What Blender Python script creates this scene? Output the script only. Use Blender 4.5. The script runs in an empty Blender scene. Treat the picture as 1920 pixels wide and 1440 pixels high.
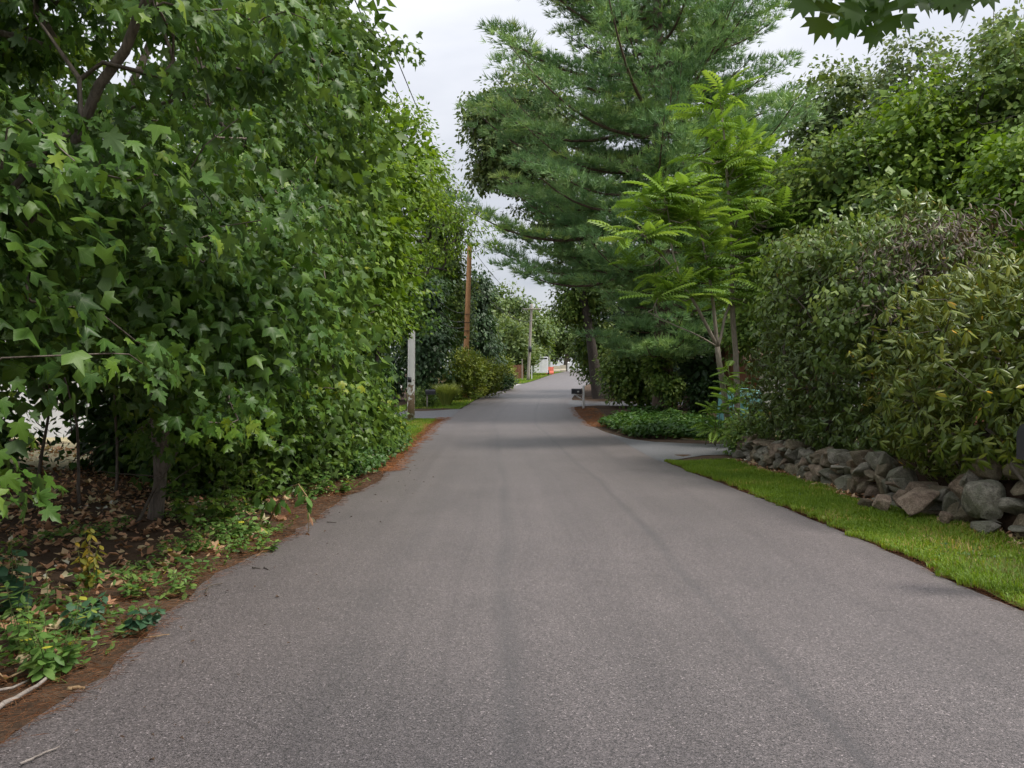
import bpy, bmesh, math, random
import numpy as np
from mathutils import Vector, Matrix
from mathutils.geometry import tessellate_polygon

R = math.radians
rng = np.random.default_rng(11)
random.seed(11)
scene = bpy.context.scene
COL = scene.collection

# ------------------------------------------------------------------ camera, sky, sun, exposure
EYE = 1.6
FPX = 1442.0            # focal length in pixels of the 1920 px wide photograph
HZ = 715.0              # row of the horizon in the photograph
cam_d = bpy.data.cameras.new('camera')
cam = bpy.data.objects.new('camera', cam_d)
COL.objects.link(cam)
cam_d.sensor_width = 36.0
cam_d.lens = FPX / 1920 * 36.0
cam_d.clip_start = 0.05
cam_d.clip_end = 3000
cam.location = (0, 0, EYE)
cam.rotation_euler = (R(90) - math.atan((720 - HZ) / FPX), 0, 0)
scene.camera = cam

SUN_EL, SUN_AZ = R(56), R(108)     # azimuth measured from +Y towards +X
sdir = Vector((math.sin(SUN_AZ) * math.cos(SUN_EL), math.cos(SUN_AZ) * math.cos(SUN_EL), math.sin(SUN_EL)))
sun_d = bpy.data.lights.new('sun', 'SUN')
sun_d.energy = 1.5
sun_d.angle = R(14)
sun_d.color = (1.0, 0.95, 0.87)
sun = bpy.data.objects.new('sun', sun_d)
COL.objects.link(sun)
sun.rotation_euler = sdir.to_track_quat('Z', 'Y').to_euler()
sun.location = sdir * 60

world = bpy.data.worlds.new('World')
scene.world = world
world.use_nodes = True
nt = world.node_tree
nt.nodes.clear()
W = lambda t: nt.nodes.new(t)
wout = W('ShaderNodeOutputWorld')
wbg = W('ShaderNodeBackground')
wbg.inputs['Strength'].default_value = 0.1
sky = W('ShaderNodeTexSky')
sky.sky_type = 'NISHITA'
sky.sun_disc = False
sky.sun_elevation = SUN_EL
sky.sun_rotation = SUN_AZ
tc = W('ShaderNodeTexCoord')
sep = W('ShaderNodeSeparateXYZ')
nt.links.new(tc.outputs['Generated'], sep.inputs[0])
zc = W('ShaderNodeClamp')
nt.links.new(sep.outputs['Z'], zc.inputs['Value'])
# overcast sky: brighter towards the zenith (1 + 2 sin h) / 3
m1 = W('ShaderNodeMath'); m1.operation = 'MULTIPLY_ADD'
m1.inputs[1].default_value = 0.667
m1.inputs[2].default_value = 0.333
nt.links.new(zc.outputs[0], m1.inputs[0])
# cloud sheet: direction projected to a flat layer
za = W('ShaderNodeMath'); za.operation = 'ADD'; za.inputs[1].default_value = 0.22
nt.links.new(zc.outputs[0], za.inputs[0])
vd = W('ShaderNodeVectorMath'); vd.operation = 'DIVIDE'
cmb = W('ShaderNodeCombineXYZ')
for i in range(3):
    nt.links.new(za.outputs[0], cmb.inputs[i])
nt.links.new(tc.outputs['Generated'], vd.inputs[0])
nt.links.new(cmb.outputs[0], vd.inputs[1])
nz = W('ShaderNodeTexNoise')
nz.inputs['Scale'].default_value = 1.4
nz.inputs['Detail'].default_value = 5
nz.inputs['Roughness'].default_value = 0.55
nz.inputs['Distortion'].default_value = 0.4
nt.links.new(vd.outputs[0], nz.inputs['Vector'])
cr = W('ShaderNodeValToRGB')
cr.color_ramp.elements[0].position = 0.32
cr.color_ramp.elements[0].color = (0.70, 0.725, 0.80, 1)
cr.color_ramp.elements[1].position = 0.66
cr.color_ramp.elements[1].color = (0.98, 0.99, 1.03, 1)
nt.links.new(nz.outputs[0], cr.inputs[0])
vm = W('ShaderNodeVectorMath'); vm.operation = 'MULTIPLY'
cm2 = W('ShaderNodeCombineXYZ')
for i in range(3):
    nt.links.new(m1.outputs[0], cm2.inputs[i])
nt.links.new(cr.outputs[0], vm.inputs[0])
nt.links.new(cm2.outputs[0], vm.inputs[1])
vs = W('ShaderNodeVectorMath'); vs.operation = 'SCALE'
vs.inputs['Scale'].default_value = 6.6
nt.links.new(vm.outputs[0], vs.inputs[0])
mx = W('ShaderNodeMix'); mx.data_type = 'RGBA'
mx.inputs['Factor'].default_value = 0.93
nt.links.new(sky.outputs[0], mx.inputs['A'])
nt.links.new(vs.outputs[0], mx.inputs['B'])
nt.links.new(mx.outputs['Result'], wbg.inputs['Color'])
nt.links.new(wbg.outputs[0], wout.inputs[0])

scene.view_settings.view_transform = 'Standard'
scene.view_settings.look = 'None'
scene.view_settings.exposure = 1.47
scene.view_settings.gamma = 1.0
scene.view_settings.use_curve_mapping = False
scene.render.engine = 'CYCLES'
cy = scene.cycles
cy.max_bounces = 5
cy.diffuse_bounces = 3
cy.glossy_bounces = 2
cy.transmission_bounces = 3
cy.transparent_max_bounces = 4
cy.caustics_reflective = False
cy.caustics_refractive = False
cy.use_denoising = True
cy.use_adaptive_sampling = True
cy.adaptive_threshold = 0.02


# ------------------------------------------------------------------ small helpers
def at(px, py, Y):
    """a point of the place at distance Y seen in the photograph's column px and row py"""
    return np.array([(px - 960) / FPX * Y, Y, EYE + (HZ - py) / FPX * Y])


def tag(o, label=None, cat=None, group=None, kind=None):
    if label: o['label'] = label
    if cat: o['category'] = cat
    if group: o['group'] = group
    if kind: o['kind'] = kind
    return o


def empty(name, loc, label=None, cat=None, group=None, rz=0.0):
    o = bpy.data.objects.new(name, None)
    o.empty_display_size = 0.2
    COL.objects.link(o)
    o.location = [float(v) for v in loc]
    o.rotation_euler = (0, 0, rz)
    return tag(o, label, cat, group)


def unit(v):
    n = np.linalg.norm(v, axis=-1, keepdims=True)
    return v / np.maximum(n, 1e-9)


class MB:
    """collects triangles / quads in world (or local) space"""
    def __init__(self):
        self.v, self.f, self.a, self.n = [], [], [], 0
        self.q = []

    def add(self, v, f, a=None):
        v = np.asarray(v, float).reshape(-1, 3)
        f = np.asarray(f, np.int64)
        if a is None:
            a = np.zeros((len(v), 3))
        self.v.append(v); self.a.append(np.asarray(a, float))
        (self.f if f.shape[1] == 3 else self.q).append(f + self.n)
        self.n += len(v)
        return self

    def mesh(self, name, mat=None, smooth=True, origin=(0, 0, 0)):
        me = bpy.data.meshes.new(name)
        V = np.concatenate(self.v) - np.asarray(origin, float)
        A = np.concatenate(self.a)
        F = np.concatenate(self.f) if self.f else np.zeros((0, 3), np.int64)
        Q = np.concatenate(self.q) if self.q else np.zeros((0, 4), np.int64)
        me.vertices.add(len(V))
        me.vertices.foreach_set('co', V.astype(np.float32).ravel())
        me.loops.add(F.size + Q.size)
        me.loops.foreach_set('vertex_index', np.concatenate([F.ravel(), Q.ravel()]).astype(np.int32))
        me.polygons.add(len(F) + len(Q))
        ls = np.concatenate([np.arange(len(F)) * 3, len(F) * 3 + np.arange(len(Q)) * 4])
        me.polygons.foreach_set('loop_start', ls.astype(np.int32))
        me.polygons.foreach_set('use_smooth', np.full(len(ls), bool(smooth)))
        at_ = me.attributes.new('lc', 'FLOAT_VECTOR', 'POINT')
        at_.data.foreach_set('vector', A.astype(np.float32).ravel())
        me.update(calc_edges=True)
        me.validate()
        if mat: me.materials.append(mat)
        return me

    def build(self, name, mat, parent=None, smooth=True, origin=None):
        """link as ONE object; vertices are world coordinates"""
        if origin is None:
            origin = parent.location if parent is not None else (0, 0, 0)
        o = bpy.data.objects.new(name, self.mesh(name, mat, smooth, origin))
        COL.objects.link(o)
        if parent is not None:
            o.parent = parent
            o.location = (0, 0, 0)
            off = np.asarray(origin, float) - np.asarray(parent.location, float)
            o.location = [float(x) for x in off]
        else:
            o.location = [float(x) for x in origin]
        return o


def tube(mb, pts, rad, sides=6, cap=True, jit=0.0, rnd=0.0):
    pts = np.asarray(pts, float)
    n = len(pts)
    rad = np.broadcast_to(np.asarray(rad, float), (n,))
    T = unit(np.gradient(pts, axis=0))
    ref = np.array([0, 0, 1.0]) if abs(T[0][2]) < 0.9 else np.array([1.0, 0, 0])
    ang = np.arange(sides) / sides * 2 * np.pi
    vs = []
    u = None
    for i in range(n):
        if u is None:
            u = unit(np.cross(T[i], ref))
        else:
            u = unit(u - T[i] * np.dot(u, T[i]))
        w = np.cross(T[i], u)
        r = rad[i] * (1 + jit * rng.uniform(-1, 1, sides))[:, None]
        vs.append(pts[i] + r * (np.cos(ang)[:, None] * u + np.sin(ang)[:, None] * w))
    V = np.concatenate(vs)
    fs = []
    for i in range(n - 1):
        for k in range(sides):
            a = i * sides + k; b = i * sides + (k + 1) % sides
            fs.append((a, b, b + sides, a + sides))
    L = np.concatenate([[0], np.cumsum(np.linalg.norm(np.diff(pts, axis=0), axis=1))])
    A = np.stack([np.tile(np.arange(sides) / sides, n), np.repeat(L, sides), np.full(n * sides, rnd)], 1)
    if cap:
        V = np.concatenate([V, pts[:1], pts[-1:]])
        A = np.concatenate([A, [[0, 0, rnd]], [[0, L[-1], rnd]]])
        mb.add(V, fs, A)
        base = mb.n - len(V)
        c0, c1 = len(V) - 2, len(V) - 1
        tri = [(c0, (k + 1) % sides, k) for k in range(sides)] + \
              [(c1, (n - 1) * sides + k, (n - 1) * sides + (k + 1) % sides) for k in range(sides)]
        mb.f.append(np.asarray(tri, np.int64) + base)
    else:
        mb.add(V, fs, A)


def box(mb, c, s, rz=0.0, bev=0.0):
    """box centred at c with full sizes s; chamfered vertical and top edges when bev > 0"""
    c = np.asarray(c, float); h = np.asarray(s, float) / 2
    if bev <= 0:
        v = np.array([[x, y, z] for z in (-1, 1) for x, y in ((-1, -1), (1, -1), (1, 1), (-1, 1))]) * h
        f = [(3, 2, 1, 0), (4, 5, 6, 7), (0, 1, 5, 4), (1, 2, 6, 5), (2, 3, 7, 6), (3, 0, 4, 7)]
    else:
        ring = [(-1, -1), (1, -1), (1, 1), (-1, 1)]
        prof = []
        for (x, y) in ring:
            for a in (0, 1):
                first = (a == 0)
                if (x, y) in ((-1, -1), (1, 1)):
                    dx, dy = (0, 1) if first else (1, 0)
                else:
                    dx, dy = (1, 0) if first else (0, 1)
                prof.append((x * (h[0] - bev * dx), y * (h[1] - bev * dy)))
        prof = np.array(prof)
        shrink = np.array([1 - bev / h[0], 1 - bev / h[1]])
        rows = [(prof * shrink, -h[2]), (prof, -h[2] + bev), (prof, h[2] - bev), (prof * shrink, h[2])]
        v = np.concatenate([np.column_stack([p, np.full(8, z)]) for p, z in rows])
        f = []
        for r_ in range(3):
            for k in range(8):
                a = r_ * 8 + k; b = r_ * 8 + (k + 1) % 8
                f.append((a, b, b + 8, a + 8))
        v = np.concatenate([v, [[0, 0, -h[2]], [0, 0, h[2]]]])
        mbt = [(32, (k + 1) % 8, k) for k in range(8)] + [(33, 24 + k, 24 + (k + 1) % 8) for k in range(8)]
        cs, sn = math.cos(rz), math.sin(rz)
        v2 = v.copy(); v2[:, 0] = v[:, 0] * cs - v[:, 1] * sn; v2[:, 1] = v[:, 0] * sn + v[:, 1] * cs
        mb.add(v2 + c, f)
        mb.f.append(np.asarray(mbt, np.int64) + mb.n - len(v2))
        return
    cs, sn = math.cos(rz), math.sin(rz)
    v2 = v.copy(); v2[:, 0] = v[:, 0] * cs - v[:, 1] * sn; v2[:, 1] = v[:, 0] * sn + v[:, 1] * cs
    mb.add(v2 + c, f)


# smooth value noise on numpy arrays
_pt = rng.permutation(512)
_pv = rng.uniform(-1, 1, 512)


def vnoise(x, y, z=0.0):
    x, y, z = np.broadcast_arrays(np.asarray(x, float), np.asarray(y, float), np.asarray(z, float))
    xi, yi, zi = np.floor(x).astype(int), np.floor(y).astype(int), np.floor(z).astype(int)
    fx, fy, fz = x - xi, y - yi, z - zi
    s = lambda t: t * t * (3 - 2 * t)
    fx, fy, fz = s(fx), s(fy), s(fz)
    h = lambda i, j, k: _pv[_pt[(_pt[(_pt[i & 511] + j) & 511] + k) & 511]]
    o = 0
    for i in (0, 1):
        for j in (0, 1):
            for k in (0, 1):
                o = o + h(xi + i, yi + j, zi + k) * (fx if i else 1 - fx) * (fy if j else 1 - fy) * (fz if k else 1 - fz)
    return o


# ------------------------------------------------------------------ lie of the land
_py = np.array([-60, 0, 24, 31, 37, 46, 60, 72, 100, 130, 170, 260, 900.])
_pz = np.array([0, 0, 0, .12, .30, .62, 1.10, 1.55, 2.55, 3.35, 4.1, 5.0, 7.0])
_ty = np.arange(-60, 900, 0.5)
_tz = np.interp(_ty, _py, _pz)
_k = np.hanning(17); _k /= _k.sum()
_tz = np.convolve(np.pad(_tz, 8, mode='edge'), _k, mode='valid')
prof = lambda y: np.interp(y, _ty, _tz)
_ly = [-40, 0, 3.4, 4.7, 6.5, 7.4, 10.7, 12, 16, 22, 27, 31, 35, 45, 55, 65, 72, 100, 130, 160, 250, 900]
_lx = [-2.1, -2.2, -2.24, -2.29, -2.43, -2.32, -2.3, -2.15, -2.3, -2.55, -2.75, -2.65, -2.5, -1.95, -.95, .5, 1.8, 5.4, 9.4, 13, 24, 90]
_ry = [-40, 0, 5.3, 8, 10.7, 15, 23, 27, 31, 36, 45, 55, 65, 72, 100, 130, 160, 250, 900]
_rx = [3.6, 3.55, 3.53, 3.53, 3.38, 3.05, 3.0, 2.72, 2.8, 2.95, 3.5, 4.7, 6.3, 7.6, 11.3, 15.3, 18.9, 30, 96]
Ledge = lambda y: np.interp(y, _ly, _lx)
Redge = lambda y: np.interp(y, _ry, _rx)


def H(x, y):
    x = np.asarray(x, float); y = np.asarray(y, float)
    z = prof(y)
    dl = np.clip(Ledge(y) - x, 0, 60)
    dr = np.clip(x - Redge(y), 0, 60)
    near = np.clip((22 - y) / 8, 0, 1)
    z = z + near * (0.05 * np.clip(dl - .25, 0, 8))
    z = z + np.clip((dr - 1.9) / 0.8, 0, 1) * 0.3 * np.clip((17 - y) / 1.2, 0, 1)
    bump = (0.035 * vnoise(x * .9, y * .9) + 0.018 * vnoise(x * 2.3, y * 2.3, 3.3)) * np.clip((dl + dr) / 0.6, 0, 1)
    return z + bump


# ------------------------------------------------------------------ materials
def new_mat(name):
    m = bpy.data.materials.new(name)
    m.use_nodes = True
    t = m.node_tree
    t.nodes.clear()
    out = t.nodes.new('ShaderNodeOutputMaterial')
    return m, t, out


def nd(t, kind, **kw):
    n = t.nodes.new(kind)
    for k, v in kw.items():
        setattr(n, k, v)
    return n


def ramp(t, fac, stops):
    r = t.nodes.new('ShaderNodeValToRGB')
    e = r.color_ramp.elements
    while len(e) < len(stops):
        e.new(0.5)
    for i, (p, c) in enumerate(stops):
        e[i].position = p
        e[i].color = (*c, 1)
    t.links.new(fac, r.inputs[0])
    return r.outputs[0]


def mixc(t, fac, a, b, mode='MIX'):
    n = t.nodes.new('ShaderNodeMix'); n.data_type = 'RGBA'; n.blend_type = mode
    for s, v in (('Factor', fac), ('A', a), ('B', b)):
        sock = n.inputs[s] if s != 'Factor' else n.inputs[0]
        if s != 'Factor':
            sock = [i for i in n.inputs if i.name == s and i.type == 'RGBA'][0]
        if isinstance(v, (int, float)):
            sock.default_value = v
        elif isinstance(v, tuple):
            sock.default_value = (*v, 1)
        else:
            t.links.new(v, sock)
    return [o for o in n.outputs if o.type == 'RGBA'][0]


def math_(t, op, a, b=None, c=None, clamp=False):
    n = t.nodes.new('ShaderNodeMath'); n.operation = op; n.use_clamp = clamp
    for i, v in enumerate((a, b, c)):
        if v is None: continue
        if isinstance(v, (int, float)):
            n.inputs[i].default_value = v
        else:
            t.links.new(v, n.inputs[i])
    return n.outputs[0]


def noise(t, vec, scale, detail=3, rough=.55, dist=0.0):
    n = t.nodes.new('ShaderNodeTexNoise')
    n.inputs['Scale'].default_value = scale
    n.inputs['Detail'].default_value = detail
    n.inputs['Roughness'].default_value = rough
    n.inputs['Distortion'].default_value = dist
    if vec is not None: t.links.new(vec, n.inputs['Vector'])
    return n.outputs[0]


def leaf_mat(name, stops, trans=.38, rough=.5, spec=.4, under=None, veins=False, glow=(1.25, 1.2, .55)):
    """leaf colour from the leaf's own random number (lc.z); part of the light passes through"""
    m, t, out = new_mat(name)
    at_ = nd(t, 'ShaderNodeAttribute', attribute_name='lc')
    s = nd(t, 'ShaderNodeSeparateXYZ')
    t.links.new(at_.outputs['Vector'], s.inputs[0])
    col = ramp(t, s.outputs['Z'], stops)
    if veins:
        ang = math_(t, 'ARCTAN2', s.outputs['X'], math_(t, 'ADD', s.outputs['Y'], -0.05))
        pp = math_(t, 'PINGPONG', math_(t, 'ADD', ang, 7.5), .375)
        rr = math_(t, 'SQRT', math_(t, 'ADD', math_(t, 'POWER', s.outputs['X'], 2.0), math_(t, 'POWER', s.outputs['Y'], 2.0)))
        v = math_(t, 'LESS_THAN', math_(t, 'MULTIPLY', pp, rr), .011)
        col = mixc(t, math_(t, 'MULTIPLY', v, .45), col, (.17, .26, .075))
    if under:
        g = nd(t, 'ShaderNodeNewGeometry')
        col = mixc(t, math_(t, 'MULTIPLY', g.outputs['Backfacing'], .65), col, under)
    p = nd(t, 'ShaderNodeBsdfPrincipled')
    t.links.new(col, p.inputs['Base Color'])
    p.inputs['Roughness'].default_value = rough
    p.inputs['Specular IOR Level'].default_value = spec
    if trans > 0:
        tr = nd(t, 'ShaderNodeBsdfTranslucent')
        t.links.new(mixc(t, 1.0, col, glow, 'MULTIPLY'), tr.inputs['Color'])
        ms = nd(t, 'ShaderNodeMixShader')
        ms.inputs[0].default_value = trans
        t.links.new(p.outputs[0], ms.inputs[1]); t.links.new(tr.outputs[0], ms.inputs[2])
        t.links.new(ms.outputs[0], out.inputs[0])
    else:
        t.links.new(p.outputs[0], out.inputs[0])
    return m


def bark_mat(name, a, b, scale=1.0, bump=.6, lichen=None):
    m, t, out = new_mat(name)
    g = nd(t, 'ShaderNodeNewGeometry')
    mp = nd(t, 'ShaderNodeMapping')
    mp.inputs['Scale'].default_value = (14 * scale, 14 * scale, 2.6 * scale)
    t.links.new(g.outputs['Position'], mp.inputs[0])
    n = noise(t, mp.outputs[0], 2.0, 5, .65, .6)
    col = ramp(t, n, [(.34, a), (.62, b)])
    if lichen:
        l = noise(t, g.outputs['Position'], 5.0, 4, .6)
        col = mixc(t, ramp(t, l, [(.5, (0, 0, 0)), (.58, (1, 1, 1))]), col, lichen)
    p = nd(t, 'ShaderNodeBsdfPrincipled')
    t.links.new(col, p.inputs['Base Color'])
    p.inputs['Roughness'].default_value = .85
    bp = nd(t, 'ShaderNodeBump'); bp.inputs['Strength'].default_value = bump; bp.inputs['Distance'].default_value = .02
    t.links.new(n, bp.inputs['Height']); t.links.new(bp.outputs[0], p.inputs['Normal'])
    t.links.new(p.outputs[0], out.inputs[0])
    return m


def plain_mat(name, a, b=None, scale=6, rough=.6, spec=.3, bump=0.0, metal=0.0):
    m, t, out = new_mat(name)
    g = nd(t, 'ShaderNodeNewGeometry')
    n = noise(t, g.outputs['Position'], scale, 5, .6)
    b = b or tuple(c * .75 for c in a)
    col = ramp(t, n, [(.35, a), (.68, b)])
    p = nd(t, 'ShaderNodeBsdfPrincipled')
    t.links.new(col, p.inputs['Base Color'])
    p.inputs['Roughness'].default_value = rough
    p.inputs['Specular IOR Level'].default_value = spec
    p.inputs['Metallic'].default_value = metal
    if bump:
        bp = nd(t, 'ShaderNodeBump'); bp.inputs['Strength'].default_value = bump; bp.inputs['Distance'].default_value = .02
        t.links.new(n, bp.inputs['Height']); t.links.new(bp.outputs[0], p.inputs['Normal'])
    t.links.new(p.outputs[0], out.inputs[0])
    return m


def asphalt_mat(name, dark, light, tracks=True):
    """aggregate speckle, faint wheel tracks and blotches; lc.x = metres from the middle, lc.y = metres along"""
    m, t, out = new_mat(name)
    g = nd(t, 'ShaderNodeNewGeometry')
    pos = g.outputs['Position']
    vo = nd(t, 'ShaderNodeTexVoronoi'); vo.inputs['Scale'].default_value = 145
    t.links.new(pos, vo.inputs['Vector'])
    sp = nd(t, 'ShaderNodeSeparateXYZ')
    t.links.new(vo.outputs['Color'], sp.inputs[0])
    col = ramp(t, sp.outputs['X'], [(0.0, tuple(c * .4 for c in dark)), (.22, tuple(c * .85 for c in dark)), (.5, tuple(c * 1.3 for c in dark)), (.85, tuple(c * 1.05 for c in light)), (.97, tuple(c * 1.3 for c in light)), (1.0, tuple(min(.5, c * 2.6) for c in light))])
    fine = noise(t, pos, 42, 4, .75)
    col = mixc(t, .6, col, ramp(t, fine, [(.3, (.55, .55, .55)), (.7, (1.35, 1.35, 1.35))]), 'MULTIPLY')
    blot = noise(t, pos, .8, 5, .65)
    col = mixc(t, .8, col, ramp(t, blot, [(.3, (.82, .82, .82)), (.7, (1.14, 1.13, 1.13))]), 'MULTIPLY')
    if tracks:
        at_ = nd(t, 'ShaderNodeAttribute', attribute_name='lc')
        s = nd(t, 'ShaderNodeSeparateXYZ'); t.links.new(at_.outputs['Vector'], s.inputs[0])
        mp = nd(t, 'ShaderNodeMapping'); mp.inputs['Scale'].default_value = (3.4, .035, 1)
        t.links.new(at_.outputs['Vector'], mp.inputs[0])
        st = noise(t, mp.outputs[0], 1.0, 5, .6)
        col = mixc(t, .75, col, ramp(t, st, [(.30, (.76, .76, .77)), (.52, (1.0, 1.0, 1.0)), (.72, (1.1, 1.1, 1.1))]), 'MULTIPLY')
        # the two rubbed streaks
        wob = noise(t, mp.outputs[0], .5, 2, .5)
        br = noise(t, pos, .35, 3, .6)
        for x0, wd, am in ((-.62, .11, .34), (.86, .09, .42), (1.62, .25, .14), (-1.5, .3, .12)):
            d = math_(t, 'ABSOLUTE', math_(t, 'ADD', math_(t, 'SUBTRACT', s.outputs['X'], x0), math_(t, 'MULTIPLY', math_(t, 'SUBTRACT', wob, .5), .35)))
            f = math_(t, 'SUBTRACT', 1.0, math_(t, 'DIVIDE', d, wd), clamp=True)
            f = math_(t, 'MULTIPLY', f, math_(t, 'MULTIPLY_ADD', br, 2.4, -.5, clamp=True), clamp=True)
            col = mixc(t, math_(t, 'MULTIPLY', f, am * 1.7), col, (.05, .046, .047))
    p = nd(t, 'ShaderNodeBsdfPrincipled')
    t.links.new(col, p.inputs['Base Color'])
    p.inputs['Roughness'].default_value = .52
    p.inputs['Specular IOR Level'].default_value = .65
    p.inputs['Sheen Weight'].default_value = .14
    p.inputs['Sheen Roughness'].default_value = .45
    p.inputs['Sheen Tint'].default_value = (1.0, .92, .9, 1)
    bp = nd(t, 'ShaderNodeBump'); bp.inputs['Strength'].default_value = .4; bp.inputs['Distance'].default_value = .004
    t.links.new(vo.outputs['Distance'], bp.inputs['Height']); t.links.new(bp.outputs[0], p.inputs['Normal'])
    t.links.new(p.outputs[0], out.inputs[0])
    return m


def ground_mat(name, stops, scale=2.0, scale2=28, bump=.5):
    m, t, out = new_mat(name)
    g = nd(t, 'ShaderNodeNewGeometry')
    n1 = noise(t, g.outputs['Position'], scale, 6, .65)
    n2 = noise(t, g.outputs['Position'], scale2, 4, .7)
    f = math_(t, 'ADD', math_(t, 'MULTIPLY', n1, .6), math_(t, 'MULTIPLY', n2, .4))
    col = ramp(t, f, stops)
    p = nd(t, 'ShaderNodeBsdfPrincipled')
    t.links.new(col, p.inputs['Base Color'])
    p.inputs['Roughness'].default_value = .95
    p.inputs['Specular IOR Level'].default_value = .1
    bp = nd(t, 'ShaderNodeBump'); bp.inputs['Strength'].default_value = bump; bp.inputs['Distance'].default_value = .03
    t.links.new(n2, bp.inputs['Height']); t.links.new(bp.outputs[0], p.inputs['Normal'])
    t.links.new(p.outputs[0], out.inputs[0])
    return m


M = {}
M['asphalt'] = asphalt_mat('road_asphalt', (.082, .069, .067), (.140, .119, .116))
M['drive'] = asphalt_mat('driveway_asphalt', (.085, .085, .092), (.145, .145, .155), tracks=False)
M['concrete'] = plain_mat('pale_concrete', (.42, .40, .37), (.30, .29, .27), 3, .9)
M['soil'] = ground_mat('leafy_soil', [(.3, (.035, .023, .016)), (.5, (.08, .053, .036)), (.7, (.14, .098, .068))])
M['mulch'] = ground_mat('needle_mulch', [(.3, (.07, .032, .017)), (.5, (.14, .066, .034)), (.7, (.21, .115, .062))], 5, 60)
M['turf'] = ground_mat('turf_soil', [(.3, (.045, .085, .012)), (.5, (.075, .13, .02)), (.72, (.17, .14, .05))], 1.1, 40)
M['dry'] = ground_mat('dry_lawn', [(.3, (.30, .26, .14)), (.5, (.36, .31, .19)), (.72, (.22, .25, .09))], .9, 30)

M['maple'] = leaf_mat('maple_leaf', [(0, (0.044, 0.103, 0.020)), (.45, (0.073, 0.159, 0.023)), (.8, (0.128, 0.230, 0.027)), (1, (0.244, 0.336, 0.035))],
                      trans=.38, rough=.42, spec=.32, under=(.09, .145, .06), veins=True)
M['maple_far'] = leaf_mat('maple_leaf_light', [(0, (0.060, 0.123, 0.020)), (.5, (0.102, 0.185, 0.025)), (.92, (0.174, 0.263, 0.035)), (1, (0.288, 0.336, 0.035))], trans=.38, rough=.42, spec=.32, under=(.09, .15, .06))
M['cherry'] = leaf_mat('cherry_leaf', [(0, (0.087, 0.164, 0.019)), (.5, (0.153, 0.263, 0.025)), (1, (0.270, 0.374, 0.041))], trans=.4, rough=.5, spec=.35)
M['vine_dark'] = leaf_mat('creeper_leaf', [(0, (0.033, 0.083, 0.021)), (.6, (0.060, 0.131, 0.028)), (1, (0.113, 0.193, 0.031))], trans=.28, rough=.5, spec=.35)
M['oak'] = leaf_mat('oak_leaf', [(0, (0.094, 0.156, 0.054)), (.5, (0.150, 0.216, 0.070)), (1, (0.266, 0.313, 0.111))], trans=.25, rough=.5, spec=.35)
M['oak_near'] = leaf_mat('red_oak_leaf', [(0, (0.042, 0.098, 0.017)), (.6, (0.068, 0.133, 0.024)), (1, (0.105, 0.168, 0.036))], trans=.42, rough=.4, spec=.4)
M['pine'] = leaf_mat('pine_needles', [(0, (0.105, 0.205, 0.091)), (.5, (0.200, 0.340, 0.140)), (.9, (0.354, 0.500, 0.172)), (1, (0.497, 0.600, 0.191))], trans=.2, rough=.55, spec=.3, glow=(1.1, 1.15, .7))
M['pine_dead'] = leaf_mat('dead_pine_needles', [(0, (.10, .055, .03)), (1, (.19, .11, .06))], trans=.15, rough=.7)
M['ailanthus'] = leaf_mat('ailanthus_leaf', [(0, (0.132, 0.243, 0.043)), (.5, (0.196, 0.326, 0.058)), (1, (0.297, 0.427, 0.097))], trans=.4, rough=.45, spec=.35)
M['rhodo_d'] = leaf_mat('rhododendron_leaf', [(0, (0.057, 0.105, 0.017)), (.6, (0.110, 0.164, 0.028)), (.93, (0.205, 0.251, 0.040)), (1, (0.384, 0.259, 0.037))], trans=.16, rough=.36, spec=.45, under=(.12, .14, .05))
M['rhodo_y'] = leaf_mat('yellowing_rhododendron_leaf', [(0, (0.063, 0.106, 0.013)), (.5, (0.136, 0.180, 0.021)), (.88, (0.261, 0.282, 0.032)), (.975, (0.417, 0.329, 0.028)), (1, (0.538, 0.298, 0.019))], trans=.2, rough=.38, spec=.4, under=(.16, .17, .045))
M['rhodo_dead'] = leaf_mat('withered_leaf', [(0, (.06, .042, .028)), (.6, (.12, .085, .055)), (1, (.17, .14, .07))], trans=.1, rough=.6)
M['vine_l'] = leaf_mat('climbing_vine_leaf', [(0, (0.102, 0.172, 0.039)), (.6, (0.162, 0.241, 0.055)), (1, (0.240, 0.310, 0.083))], trans=.35, rough=.42)
M['mixed'] = leaf_mat('broadleaf', [(0, (0.084, 0.161, 0.032)), (.5, (0.149, 0.243, 0.043)), (1, (0.297, 0.370, 0.079))], trans=.38, rough=.5, spec=.35, under=(.12, .16, .10))
M['mixed_pale'] = leaf_mat('pale_broadleaf', [(0, (0.092, 0.158, 0.058)), (.5, (0.145, 0.221, 0.081)), (1, (0.251, 0.316, 0.139))], trans=.38, rough=.5, spec=.35, under=(.2, .24, .17))
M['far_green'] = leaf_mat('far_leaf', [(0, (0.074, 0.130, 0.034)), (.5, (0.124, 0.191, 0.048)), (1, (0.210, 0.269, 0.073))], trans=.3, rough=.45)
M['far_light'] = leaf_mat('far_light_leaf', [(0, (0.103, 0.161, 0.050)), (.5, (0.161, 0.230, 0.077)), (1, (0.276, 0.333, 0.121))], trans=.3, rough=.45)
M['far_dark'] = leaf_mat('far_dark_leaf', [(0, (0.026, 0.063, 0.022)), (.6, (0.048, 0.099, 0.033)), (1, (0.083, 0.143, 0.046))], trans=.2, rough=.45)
M['shrub_y'] = leaf_mat('golden_shrub_leaf', [(0, (0.088, 0.138, 0.018)), (.5, (0.167, 0.220, 0.029)), (1, (0.298, 0.325, 0.053))], trans=.3, rough=.5)
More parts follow.
